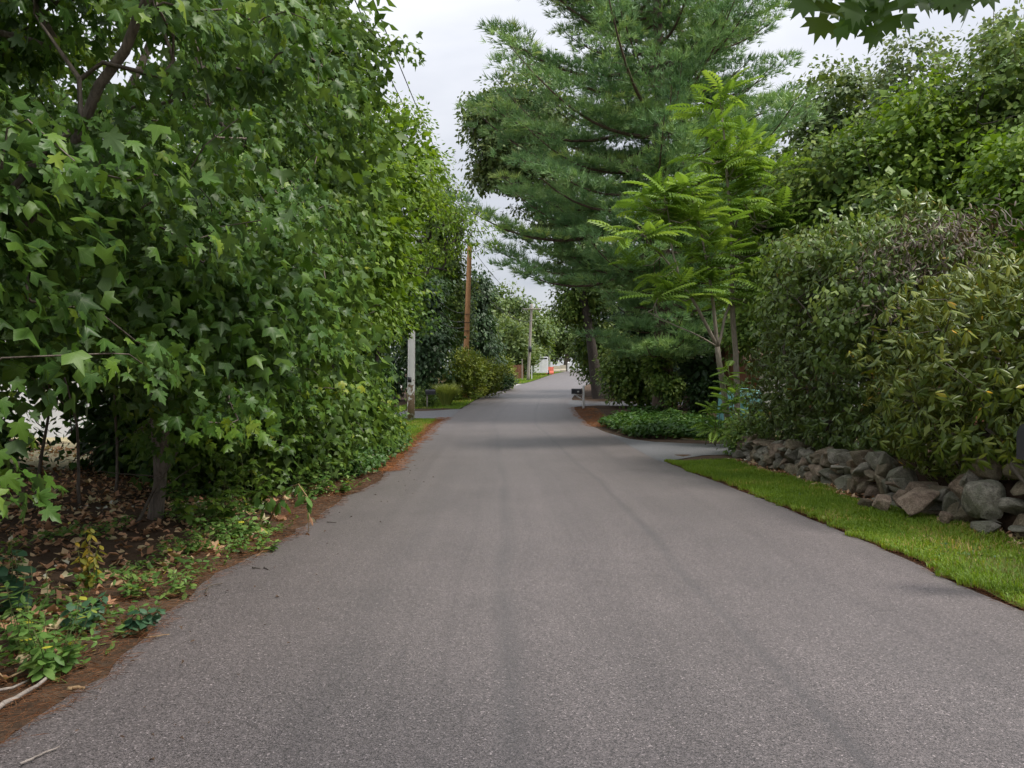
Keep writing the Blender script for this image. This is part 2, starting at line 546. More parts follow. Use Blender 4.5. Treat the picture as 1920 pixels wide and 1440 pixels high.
M['weed'] = leaf_mat('weed_leaf', [(0, (0.089, 0.191, 0.045)), (.6, (0.149, 0.274, 0.063)), (.97, (0.237, 0.345, 0.091)), (1, (0.600, 0.546, 0.061))], trans=.4, rough=.5)
M['weed_y'] = leaf_mat('yellowed_weed_leaf', [(0, (.16, .21, .04)), (.5, (.34, .30, .04)), (1, (.50, .34, .05))], trans=.4, rough=.5)
M['weed_b'] = leaf_mat('bluish_weed_leaf', [(0, (0.042, 0.105, 0.055)), (1, (0.083, 0.168, 0.085))], trans=.3, rough=.45)
M['ground_ivy'] = leaf_mat('ground_cover_leaf', [(0, (0.040, 0.102, 0.023)), (.6, (0.069, 0.149, 0.031)), (1, (0.131, 0.219, 0.043))], trans=.28, rough=.45)
M['grass'] = leaf_mat('grass_blade', [(0, (0.118, 0.200, 0.018)), (.55, (0.181, 0.287, 0.026)), (.85, (0.270, 0.360, 0.040)), (1, (0.541, 0.360, 0.169))], trans=.4, rough=.5, spec=.3)
M['grass_dry'] = leaf_mat('dry_grass_blade', [(0, (.13, .17, .03)), (.5, (.22, .20, .06)), (1, (.34, .26, .12))], trans=.35, rough=.6)
M['ornamental'] = leaf_mat('ornamental_grass_blade', [(0, (0.247, 0.360, 0.088)), (1, (0.585, 0.600, 0.216))], trans=.35, rough=.5)
M['litter'] = leaf_mat('fallen_leaf', [(0, (0.215, 0.113, 0.066)), (.5, (0.540, 0.301, 0.176)), (.85, (0.600, 0.540, 0.328)), (1, (0.600, 0.600, 0.540))], trans=.12, rough=.7, spec=.2)
M['litter_dark'] = leaf_mat('dark_leaf_bit', [(0, (.05, .034, .024)), (1, (.16, .105, .07))], trans=0, rough=.8, spec=.1)
M['needle'] = leaf_mat('fallen_needle', [(0, (.10, .04, .018)), (.6, (.20, .085, .038)), (1, (.34, .18, .09))], trans=0, rough=.8, spec=.1)
M['needle_bright'] = leaf_mat('fresh_fallen_needle', [(0, (.24, .085, .03)), (.6, (.40, .16, .06)), (1, (.50, .26, .12))], trans=0, rough=.8, spec=.1)
M['stem'] = plain_mat('green_stem', (.09, .13, .04), (.13, .12, .05), 20, .6)
M['dry_stem'] = plain_mat('dry_stem', (.34, .24, .13), (.20, .12, .06), 30, .8)

M['bark'] = bark_mat('maple_bark', (.075, .058, .045), (.19, .155, .125))
M['bark_dark'] = bark_mat('dark_bark', (.03, .024, .02), (.085, .068, .055))
M['bark_pine'] = bark_mat('pine_bark', (.055, .036, .028), (.17, .115, .088), .6, .9)
M['bark_pale'] = bark_mat('ailanthus_bark', (.20, .165, .125), (.34, .295, .235), 1.2, .3)
M['twig'] = bark_mat('twig_bark', (.06, .048, .035), (.13, .105, .08))
M['dead_wood'] = bark_mat('dead_wood', (.19, .16, .14), (.36, .31, .27), 1.3, .3)
M['pole_red'] = bark_mat('treated_pole_wood', (.50, .225, .095), (.70, .385, .19), 1.6, .25)
M['pole_grey'] = bark_mat('weathered_pole_wood', (.21, .185, .155), (.36, .33, .28), 1.6, .25)
M['pole_white'] = bark_mat('limewashed_pole_wood', (.13, .088, .05), (.24, .17, .10), 1.6, .25, lichen=(.66, .66, .63))
_t = M['pole_white'].node_tree               # the coat starts a metre and a half up and flakes
_r = [n for n in _t.nodes if n.type == 'VALTORGB'][1]
_src = _r.inputs[0].links[0].from_socket
_g = [n for n in _t.nodes if n.type == 'NEW_GEOMETRY'][0]
_s = nd(_t, 'ShaderNodeSeparateXYZ'); _t.links.new(_g.outputs['Position'], _s.inputs[0])
_h = math_(_t, 'MULTIPLY_ADD', _s.outputs['Z'], .22, -.22, clamp=True)
_t.links.new(math_(_t, 'ADD', _src, math_(_t, 'MINIMUM', _h, .22)), _r.inputs[0])
M['metal_dark'] = plain_mat('dark_metal', (.014, .014, .018), (.028, .028, .032), 8, .38, .5)
M['metal_gloss'] = plain_mat('glossy_black_enamel', (.03, .03, .038), (.045, .045, .055), 5, .22, .6)
M['wire'] = plain_mat('wire_sheath', (.018, .018, .02), (.03, .03, .032), 8, .5)
M['white'] = plain_mat('white_paint', (.78, .78, .77), (.66, .66, .64), 4, .5, .4)
M['white_shade'] = plain_mat('off_white_siding', (.72, .73, .76), (.62, .63, .66), 2, .6, .3)
M['roof'] = plain_mat('brown_shingle', (.10, .066, .05), (.18, .12, .09), 9, .9, .1, .4)
M['roof_grey'] = plain_mat('grey_shingle', (.12, .12, .125), (.2, .2, .205), 9, .9, .1, .4)
M['brownwall'] = plain_mat('brown_siding', (.17, .075, .045), (.25, .12, .075), 6, .8, .2)
M['fascia'] = plain_mat('beige_trim', (.50, .45, .36), (.42, .37, .29), 6, .7)
M['glass'] = plain_mat('window_glass', (.03, .04, .05), (.05, .06, .07), 1, .08, .6)
M['tarp'] = plain_mat('teal_tarp', (.10, .27, .27), (.17, .37, .38), 3, .5, .4)
M['orange'] = plain_mat('orange_plastic', (.78, .19, .12), (.62, .15, .10), 5, .5, .4)
M['rubber'] = plain_mat('tyre_rubber', (.018, .018, .018), (.03, .03, .03), 8, .8)
M['plaque'] = plain_mat('pale_plaque', (.7, .7, .68), (.6, .6, .58), 8, .6)


def stone_mat(name, a, b, c, moss=0.5):
    m, t, out = new_mat(name)
    g = nd(t, 'ShaderNodeNewGeometry')
    oi = nd(t, 'ShaderNodeObjectInfo')
    n = noise(t, g.outputs['Position'], 9, 7, .65, .5)
    n2 = noise(t, g.outputs['Position'], 60, 4, .7)
    col = ramp(t, n, [(.32, a), (.5, b), (.68, c)])
    col = mixc(t, .8, col, ramp(t, oi.outputs['Random'], [(0, (.72, .70, .68)), (.5, (1, .97, .93)), (1, (1.25, 1.22, 1.18))]), 'MULTIPLY')
    col = mixc(t, .7, col, ramp(t, n2, [(.32, (.42, .42, .42)), (.5, (1, 1, 1)), (.7, (1.5, 1.5, 1.5))]), 'MULTIPLY')
    ml = noise(t, g.outputs['Position'], 3.4, 5, .65)
    col = mixc(t, math_(t, 'MULTIPLY', ramp(t, ml, [(.42, (0, 0, 0)), (.56, (1, 1, 1))]), moss), col, (.145, .155, .095))
    p = nd(t, 'ShaderNodeBsdfPrincipled')
    t.links.new(col, p.inputs['Base Color']); p.inputs['Roughness'].default_value = .9
    p.inputs['Specular IOR Level'].default_value = .2
    bp = nd(t, 'ShaderNodeBump'); bp.inputs['Strength'].default_value = 1.0; bp.inputs['Distance'].default_value = .05
    t.links.new(math_(t, 'ADD', n, math_(t, 'MULTIPLY', n2, .4)), bp.inputs['Height']); t.links.new(bp.outputs[0], p.inputs['Normal'])
    t.links.new(p.outputs[0], out.inputs[0])
    return m


M['stone_grey'] = stone_mat('grey_fieldstone', (.13, .122, .10), (.235, .22, .182), (.345, .325, .272))
M['stone_red'] = stone_mat('reddish_fieldstone', (.14, .105, .08), (.245, .185, .138), (.365, .29, .222), .15)
M['stone_brown'] = stone_mat('brown_fieldstone', (.115, .092, .064), (.21, .168, .118), (.30, .248, .182), .3)

# ------------------------------------------------------------------ ground, road, drives, verges
def sheet(name, xs_of_row, ys, dz, mat, nx=10, mid=None, kind='structure', edge=0.0):
    """strip between two edge functions, ground-following; lc = (across, along)"""
    mb = MB()
    ys = np.asarray(ys, float)
    V, A = [], []
    for y in ys:
        l, r = xs_of_row(y)
        x = np.linspace(l, r, nx + 1)
        V.append(np.column_stack([x, np.full(nx + 1, y), H(x, np.full(nx + 1, y)) + dz]))
        c = mid(y) if mid else (l + r) / 2
        A.append(np.column_stack([x - c, np.full(nx + 1, y), np.zeros(nx + 1)]))
        if edge:
            V[-1][0, 2] -= edge; V[-1][-1, 2] -= edge
    f = []
    n1 = nx + 1
    for j in range(len(ys) - 1):
        for i in range(nx):
            a = j * n1 + i
            f.append((a, a + 1, a + 1 + n1, a + n1))
    mb.add(np.concatenate(V), f, np.concatenate(A))
    o = mb.build(name, mat)
    return tag(o, kind=kind)


# terrain: graded grid to the horizon
gx = np.concatenate([-np.geomspace(700, 14, 22), np.arange(-13, 13.1, .5), np.geomspace(14, 700, 22)])
gy = np.concatenate([np.linspace(-60, -3, 16), np.arange(-2.5, 40, .5), np.geomspace(40.5, 880, 60)])
GX, GY = np.meshgrid(gx, gy)
GZ = H(GX, GY)
onroad = (GX > Ledge(GY) - .2) & (GX < Redge(GY) + .2)
GZ = np.where(onroad, GZ - .03, GZ)
mb = MB()
nxg = len(gx)
idx = np.arange(GX.size).reshape(GX.shape)
fq = np.stack([idx[:-1, :-1], idx[:-1, 1:], idx[1:, 1:], idx[1:, :-1]], -1).reshape(-1, 4)
mb.add(np.column_stack([GX.ravel(), GY.ravel(), GZ.ravel()]), fq)
tag(mb.build('ground', M['soil']), kind='structure')

jag = lambda y, k, a: a * (vnoise(y * 1.9, k) * .7 + vnoise(y * 5.3, k + 9.) * .5)
ys_road = np.concatenate([np.arange(-30, 0, 1.5), np.arange(0, 24, .16), np.arange(24, 70, .8), np.arange(70, 262, 4)])
mid_ = lambda y: (Ledge(y) + Redge(y)) / 2


def road_x(y):
    k = 1.0 if y < 30 else .5
    return Ledge(y) + jag(y, 1.5, .10) * k, Redge(y) + jag(y, 7.5, .045) * k


road = sheet('road', road_x, ys_road, .022, M['asphalt'], nx=14, mid=mid_, edge=.018)

# driveways
def strip_between(name, A, B, mat, dz=.016, n=14, m=8, wob=.06):
    """A, B: two edge polylines (x, y) of a drive"""
    A = np.asarray(A, float); B = np.asarray(B, float)
    def samp(P):
        L = np.concatenate([[0], np.cumsum(np.linalg.norm(np.diff(P, axis=0), axis=1))])
        s = np.linspace(0, L[-1], n + 1)
        return np.column_stack([np.interp(s, L, P[:, 0]), np.interp(s, L, P[:, 1])])
    a, b = samp(A), samp(B)
    V, f = [], []
    for i in range(n + 1):
        w = np.linspace(0, 1, m + 1)[:, None]
        p = a[i] * (1 - w) + b[i] * w
        p[0] += wob * np.array([vnoise(i * .8, 2.), vnoise(i * .8, 5.)]); p[-1] += wob * np.array([vnoise(i * .8, 8.), vnoise(i * .8, 11.)])
        V.append(np.column_stack([p, H(p[:, 0], p[:, 1]) + dz]))
    for i in range(n):
        for j in range(m):
            k = i * (m + 1) + j
            f.append((k, k + 1, k + m + 2, k + m + 1))
    mbx = MB().add(np.concatenate(V), f)
    return tag(mbx.build(name, mat), kind='structure')


strip_between('driveway', [(2.9, 14.8), (3.55, 16.0), (4.6, 16.75), (7, 17.2), (16, 17.6)], [(2.9, 23.4), (3.3, 20.6), (4.4, 19.2), (7, 19.8), (16, 20.6)], M['drive'])
strip_between('driveway', [(-2.5, 30.4), (-4.5, 30.9), (-12, 31.6)], [(-2.4, 36.4), (-4.5, 34.8), (-12, 34.8)], M['drive'])
strip_between('driveway', [(2.9, 37.6), (4.5, 38.6), (14, 39)], [(3.0, 43.5), (4.8, 42.4), (14, 43)], M['drive'])
strip_between('driveway', [(-.6, 57), (-4, 58), (-12, 59)], [(.9, 67), (-3, 64.5), (-12, 65)], M['concrete'])

# verges (turf sheets) with grass blades later
verge_r = sheet('verge', lambda y: (Redge(y) + .07 + jag(y, 31., .05), np.interp(y, [0, 8, 10, 13, 15.5], [5.25, 5.0, 4.72, 4.75, 4.6]) + jag(y, 3.5, .1)), np.arange(-2, 15.4, .25), .012, M['turf'])
verge_l = sheet('verge', lambda y: (Ledge(y) - 1.9 + jag(y, 13.5, .3), Ledge(y) - .15 + jag(y, 23.5, .12)), np.arange(17.5, 30.3, .3), .010, M['turf'])
verge_l2 = sheet('verge', lambda y: (Ledge(y) - 3.2, Ledge(y) - .06), np.arange(36.4, 57, .6), .010, M['turf'])
verge_f = sheet('verge', lambda y: (Ledge(y) - 7, Ledge(y) - .1), np.arange(68, 130, 2.), .010, M['turf'])
dry_l = sheet('lawn', lambda y: (-40, -7.2 + jag(y, 41., .5)), np.arange(2, 30, 1.), .012, M['dry'], nx=24)
dry_r = sheet('dry_lawn', lambda y: (4.6, 9.5), np.arange(20.8, 30, .6), .010, M['dry'])


# ------------------------------------------------------------------ leaf templates (x across, y along, z out of the blade)
def fan(outline, centre, fold=.2, droop=.2):
    o = np.array(outline, float)
    v = np.concatenate([[centre], o])
    z = -fold * np.abs(v[:, 0]) - droop * v[:, 1] ** 2
    V = np.column_stack([v, z])
    n = len(o)
    f = [(0, 1 + i, 1 + (i + 1) % n) for i in range(n)]
    return V, np.array(f)


half = [(.12, -.07), (.36, -.12), (.47, -.02), (.31, .13), (.45, .20), (.50, .30), (.68, .40), (.52, .45), (.50, .56), (.38, .50), (.19, .45), (.25, .62), (.27, .74), (.14, .80), (.10, .90)]
out_m = [(0, 0)] + half + [(0, 1.08)] + [(-x, y) for x, y in half[::-1]]
MAPLE = [fan(out_m, (0, .24), .35, .25), fan(out_m, (0, .24), .1, .55), fan(out_m, (0, .24), .75, .15), fan(out_m, (0, .24), -.15, .3)]
half2 = [(.36, -.12), (.47, -.02), (.31, .13), (.68, .40), (.42, .50), (.19, .45), (.27, .72), (.12, .82)]
out_2 = [(0, 0)] + half2 + [(0, 1.08)] + [(-x, y) for x, y in half2[::-1]]
MAPLE_MID = [fan(out_2, (0, .24), .35, .25), fan(out_2, (0, .24), .1, .55), fan(out_2, (0, .24), .75, .15), fan(out_2, (0, .24), -.15, .3)]
hl = [(.40, -.08), (.28, .14), (.64, .42), (.20, .46), (.22, .76)]
out_l = [(0, 0)] + hl + [(0, 1)] + [(-x, y) for x, y in hl[::-1]]
MAPLE_LO = [fan(out_l, (0, .26), .4, .25), fan(out_l, (0, .26), .1, .5), fan(out_l, (0, .26), .8, .2)]
out_x = [(0, 0), (.42, -.06), (.64, .42), (.2, .48), (0, 1.05), (-.2, .48), (-.64, .42), (-.42, -.06)]
MAPLE_XS = [fan(out_x, (0, .26), .4, .25), fan(out_x, (0, .26), .1, .5), fan(out_x, (0, .26), .8, .2)]
LITTER = [fan(out_x, (0, .3), -.8, -.35), fan(out_x, (0, .3), .6, .4), fan([(0, 0), (.2, .25), (.3, .5), (.12, .8), (0, 1), (-.25, .75), (-.2, .3)], (0, .45), .8, .5), fan([(0, 0), (.3, .2), (.16, .6), (0, .9), (-.14, .55), (-.3, .35)], (.02, .4), -1.0, .3), fan([(0, 0), (.26, .3), (.2, .75), (0, 1), (-.22, .7), (-.25, .3)], (0, .4), -.7, -.2)]
ohalf = [(.04, .05), (.04, .14), (.22, .12), (.17, .19), (.27, .25), (.08, .28), (.07, .36), (.34, .36), (.28, .43), (.42, .50), (.27, .50), (.30, .57), (.09, .54), (.08, .62), (.32, .66), (.25, .72), (.33, .82), (.18, .78), (.16, .90), (.06, .86)]
out_o = [(0, 0)] + ohalf + [(0, 1.03)] + [(-x, y) for x, y in ohalf[::-1]]
_ov = np.array([(x, y, -.2 * abs(x) - .18 * y * y) for x, y in out_o])
_of = np.array([t_ for t_ in tessellate_polygon([[Vector((x, y, 0)) for x, y in out_o]])])
OAKN = [(_ov, _of)]


def kite(w, fold=.25, droop=.2, fat=.42):
    V = np.array([[0, 0, 0], [w, fat, -fold * w - droop * .2], [0, 1, -droop], [-w, fat, -fold * w - droop * .2]])
    return V, np.array([(0, 1, 2), (0, 2, 3)])


def ell(w, fold=.25, droop=.25):
    """pointed oval leaf, six triangles"""
    V = np.array([[0, 0, 0], [w, .36, 0], [w * .8, .72, 0], [0, 1, 0], [-w * .8, .72, 0], [-w, .36, 0], [0, .5, 0]], float)
    V[:, 2] = -fold * np.abs(V[:, 0]) - droop * V[:, 1] ** 2
    return V, np.array([(6, i, (i + 1) % 6) for i in range(6)])


def pinnate(pairs=10, lw=.045, ll=.22, droop=.35):
    vs, fs = [], []
    n = 0
    bend = lambda y: -droop * y * y
    def addq(V, F):
        nonlocal n
        vs.append(np.array(V, float)); fs.append(np.array(F) + n); n += len(V)
    addq([[.008, 0, 0], [-.008, 0, 0], [-.004, .5, bend(.5)], [.004, .5, bend(.5)]], [(0, 2, 1), (0, 3, 2)])
    addq([[.005, .5, bend(.5)], [-.005, .5, bend(.5)], [0, 1, bend(1)]], [(0, 2, 1)])
    for i in range(pairs):
        y = .14 + .84 * i / (pairs - 1)
        l = ll * (1.0 - .45 * abs(2 * i / (pairs - 1) - .85) ** 1.5)
        for s in (-1, 1):
            a = R(62 - 26 * i / pairs)
            dx, dy = s * math.sin(a), math.cos(a)
            z0 = bend(y)
            px, py = -dy * s, dx * s
            addq([[0, y, z0], [dx * l * .45 + px * lw, y + dy * l * .45 + py * lw, z0 + .02], [dx * l, y + dy * l, z0 - .07],
                  [dx * l * .45 - px * lw, y + dy * l * .45 - py * lw, z0 + .02]], [(0, 1, 2), (0, 2, 3)] if s < 0 else [(0, 2, 1), (0, 3, 2)])
    return np.concatenate(vs), np.concatenate(fs)


def tuft(n, spread, w, seed):
    """bundle of needles round +y"""
    r_ = np.random.default_rng(seed)
    vs, fs = [], []
    for i in range(n):
        a = r_.uniform(0, 2 * np.pi); e = spread * math.sqrt(r_.uniform(.02, 1))
        d = np.array([math.cos(a) * math.sin(e), math.cos(e), math.sin(a) * math.sin(e)])
        s = unit(np.cross(d, r_.normal(size=3))) * w
        b = d * .05 + np.array([0, r_.uniform(-.35, .1), 0])
        l = r_.uniform(.75, 1.1)
        vs += [b - s, b + s, b + d * l]
        fs.append((3 * i, 3 * i + 1, 3 * i + 2))
    return np.array(vs), np.array(fs)


def frames(normal, axis):
    y = unit(axis)
    z = unit(normal - y * np.sum(normal * y, 1, keepdims=True))
    x = np.cross(y, z)
    return np.stack([x, y, z], 2)           # columns


def scatter(mb, tpls, pos, fr, size, rand, which=None):
    """copies of the leaf templates joined into a mesh builder"""
    N = len(pos)
    if N == 0: return
    which = rng.integers(0, len(tpls), N) if which is None else which
    for k, (tv, tf) in enumerate(tpls):
        I = np.nonzero(which == k)[0]
        if not len(I): continue
        sc = np.asarray(size)[I]
        sc = sc[:, None, None] if sc.ndim == 1 else sc[:, None, :]
        L = tv[None] * sc
        V = pos[I][:, None, :] + np.einsum('nij,nvj->nvi', fr[I], L)
        F = tf[None] + (np.arange(len(I)) * len(tv))[:, None, None]
        A = np.empty((len(I), len(tv), 3))
        A[:, :, 0] = tv[None, :, 0]; A[:, :, 1] = tv[None, :, 1]; A[:, :, 2] = np.asarray(rand)[I][:, None]
        mb.add(V.reshape(-1, 3), F.reshape(-1, 3), A.reshape(-1, 3))


def rot_jit(v, amt):
    return unit(v + rng.normal(0, amt, v.shape))


_leaf_meshes = {}


def leaf_objects(tree, name, tplname, tpls, mat, pos, fr, size, rand, which):
    """single leaves as parts: objects that share a few meshes"""
    org = Vector(tree.location)
    for i in range(len(pos)):
        q = min(7, int(rand[i] * 8))
        key = (tplname, int(which[i]), q, mat.name)
        if key not in _leaf_meshes:
            tv, tf = tpls[which[i]]
            a = np.column_stack([tv[:, 0], tv[:, 1], np.full(len(tv), (q + .5) / 8)])
            _leaf_meshes[key] = MB().add(tv, tf, a).mesh(name, mat)
        o = bpy.data.objects.new(name, _leaf_meshes[key])
        COL.objects.link(o)
        o.parent = tree
        m = Matrix([list(fr[i][0]) + [0], list(fr[i][1]) + [0], list(fr[i][2]) + [0], [0, 0, 0, 1]])
        s = size[i] if np.ndim(size[i]) else [size[i]] * 3
        m = m @ Matrix.Diagonal((*[float(x) for x in s], 1))
        m.translation = Vector([float(x) for x in pos[i]]) - org
        o.matrix_basis = m


def in_frame(p, mar=40):
    y = np.maximum(p[:, 1], .05)
    px = 960 + p[:, 0] / y * FPX; py = HZ - (p[:, 2] - EYE) / y * FPX
    return (p[:, 1] > .6) & (px > -mar) & (px < 1920 + mar) & (py > -mar) & (py < 1440 + mar)


def emit_leaves(tree, partname, leafname, tplname, tpls, mat, pos, fr, size, rand, n_single=0):
    """the n_single leaves that show largest become parts, the rest one crown"""
    size = np.asarray(size)
    which = rng.integers(0, len(tpls), len(pos))
    keep = np.ones(len(pos), bool)
    if n_single:
        d = np.linalg.norm(pos - np.array([0, 0, EYE]), axis=1)
        s1 = size if size.ndim == 1 else size.max(1)
        show = np.where(in_frame(pos, 0), s1 / d, 0)
        pick = np.argsort(-show)[:n_single]
        pick = pick[show[pick] > 0]
        keep[pick] = False
        leaf_objects(tree, leafname, tplname, tpls, mat, pos[pick], fr[pick], size[pick], rand[pick], which[pick])
    mb = MB()
    scatter(mb, MAPLE_MID if tpls is MAPLE else tpls, pos[keep], fr[keep], size[keep], rand[keep], which[keep])
    o = mb.build(partname, mat, tree)
    o['kind'] = 'stuff'
    return o


# ------------------------------------------------------------------ branching
def sample_blobs(blobs, n, shell=.4, reject=None, weights=None):
    """points in a union of ellipsoids (cx, cy, cz, rx, ry, rz[, weight]), biased to the outside; returns points and outward directions"""
    B = np.array([list(b[:6]) for b in blobs], float)
    w = np.array([(b[6] if len(b) > 6 else 1.0) * (b[3] * b[4] + b[3] * b[5] + b[4] * b[5]) for b in blobs])
    w = w / w.sum()
    P, D = [], []
    tries = 0
    while sum(len(p) for p in P) < n and tries < 60:
        tries += 1
        k = rng.choice(len(B), size=n, p=w)
        d = unit(rng.normal(size=(n, 3)))
        r = rng.uniform(0, 1, n) ** shell
        p = B[k, :3] + d * B[k, 3:6] * r[:, None]
        ok = p[:, 2] > H(p[:, 0], p[:, 1]) + .12
        if reject is not None:
            ok &= ~reject(p)
        # drop points well inside other blobs when near a surface only
        P.append(p[ok]); D.append(unit(d / B[k, 3:6])[ok])
    P = np.concatenate(P)[:n]; D = np.concatenate(D)[:n]
    return P, D


def branches(mb, trunk, trunk_r, tips, tip_r=.006, sides=5, sag=.12, minr=.004, up=.6, per=4):
    """trunk polyline with radii; every tip is joined to the nearest wood below it, radii by the pipe model"""
    trunk = np.asarray(trunk, float)
    nodes = [p for p in trunk]
    par = [-1] + list(range(len(trunk) - 1))
    isT = len(trunk)
    base = trunk[0]
    order = np.argsort(np.linalg.norm((tips - trunk[len(trunk) // 2]), axis=1))
    paths = []
    for i in order:
        t = tips[i]
        N = np.array(nodes)
        d = N - t
        dist = np.linalg.norm(d, axis=1)
        # prefer wood that is lower and nearer to the trunk than the tip
        cost = dist + up * np.maximum(0, N[:, 2] - t[2] + .15 * dist) + .0 * dist
        j = int(np.argmin(cost))
        a = N[j]
        L = dist[j]
        k = max(2, min(per + 2, int(L / .35) + 1))
        s = np.linspace(0, 1, k + 1)[1:]
        # set off along the parent's direction, arch a little
        pd = unit(a - N[par[j]]) if par[j] >= 0 else np.array([0, 0, 1.])
        c = a + pd * L * .35 + np.array([0, 0, sag * L])
        pts = (1 - s)[:, None] ** 2 * a + 2 * (s * (1 - s))[:, None] * c + (s ** 2)[:, None] * t
        pts[:-1] += rng.normal(0, .018 * L + .004, pts[:-1].shape)
        prev = j
        ids = []
        for p in pts:
            nodes.append(p); par.append(prev); prev = len(nodes) - 1
            ids.append(prev)
        paths.append([j] + ids)
    N = np.array(nodes)
    area = np.zeros(len(N))
    for pth in paths:
        area[pth[-1]] += tip_r ** 2
    for i in range(len(N) - 1, 0, -1):
        if i >= isT:
            area[par[i]] += area[i]
    rad = np.sqrt(np.maximum(area, minr ** 2)) * .8
    tr = np.asarray(trunk_r, float)
    for pth in paths:
        r = rad[pth].copy()
        r[0] = min(max(r[1] * 1.1, .001), tr[pth[0]] * .8 if pth[0] < isT else 9)
        r = np.maximum(r, minr)
        big = r.max()
        tube(mb, N[pth], r, 7 if big > .06 else (5 if big > .02 else 3), cap=False, jit=.06)
    # flared foot
    tube(mb, trunk, tr, 12, cap=False, jit=.08)


def wander(p0, p1, n=8, amp=.06, seed=0):
    p0 = np.asarray(p0, float); p1 = np.asarray(p1, float)
    s = np.linspace(0, 1, n)[:, None]
    P = p0 * (1 - s) + p1 * s
    L = np.linalg.norm(p1 - p0)
    off = np.stack([vnoise(s[:, 0] * 3 + seed, 1.3), vnoise(s[:, 0] * 3 + seed, 7.7), 0 * s[:, 0]], 1) * amp * L
    return P + off * np.sin(s * np.pi) ** .7


near_eye = lambda lim: (lambda p: np.linalg.norm(p - np.array([0, 0, EYE]), axis=1) < lim)


def px_of(p):
    y = np.maximum(p[:, 1], .05)
    return 960 + p[:, 0] / y * FPX, HZ - (p[:, 2] - EYE) / y * FPX


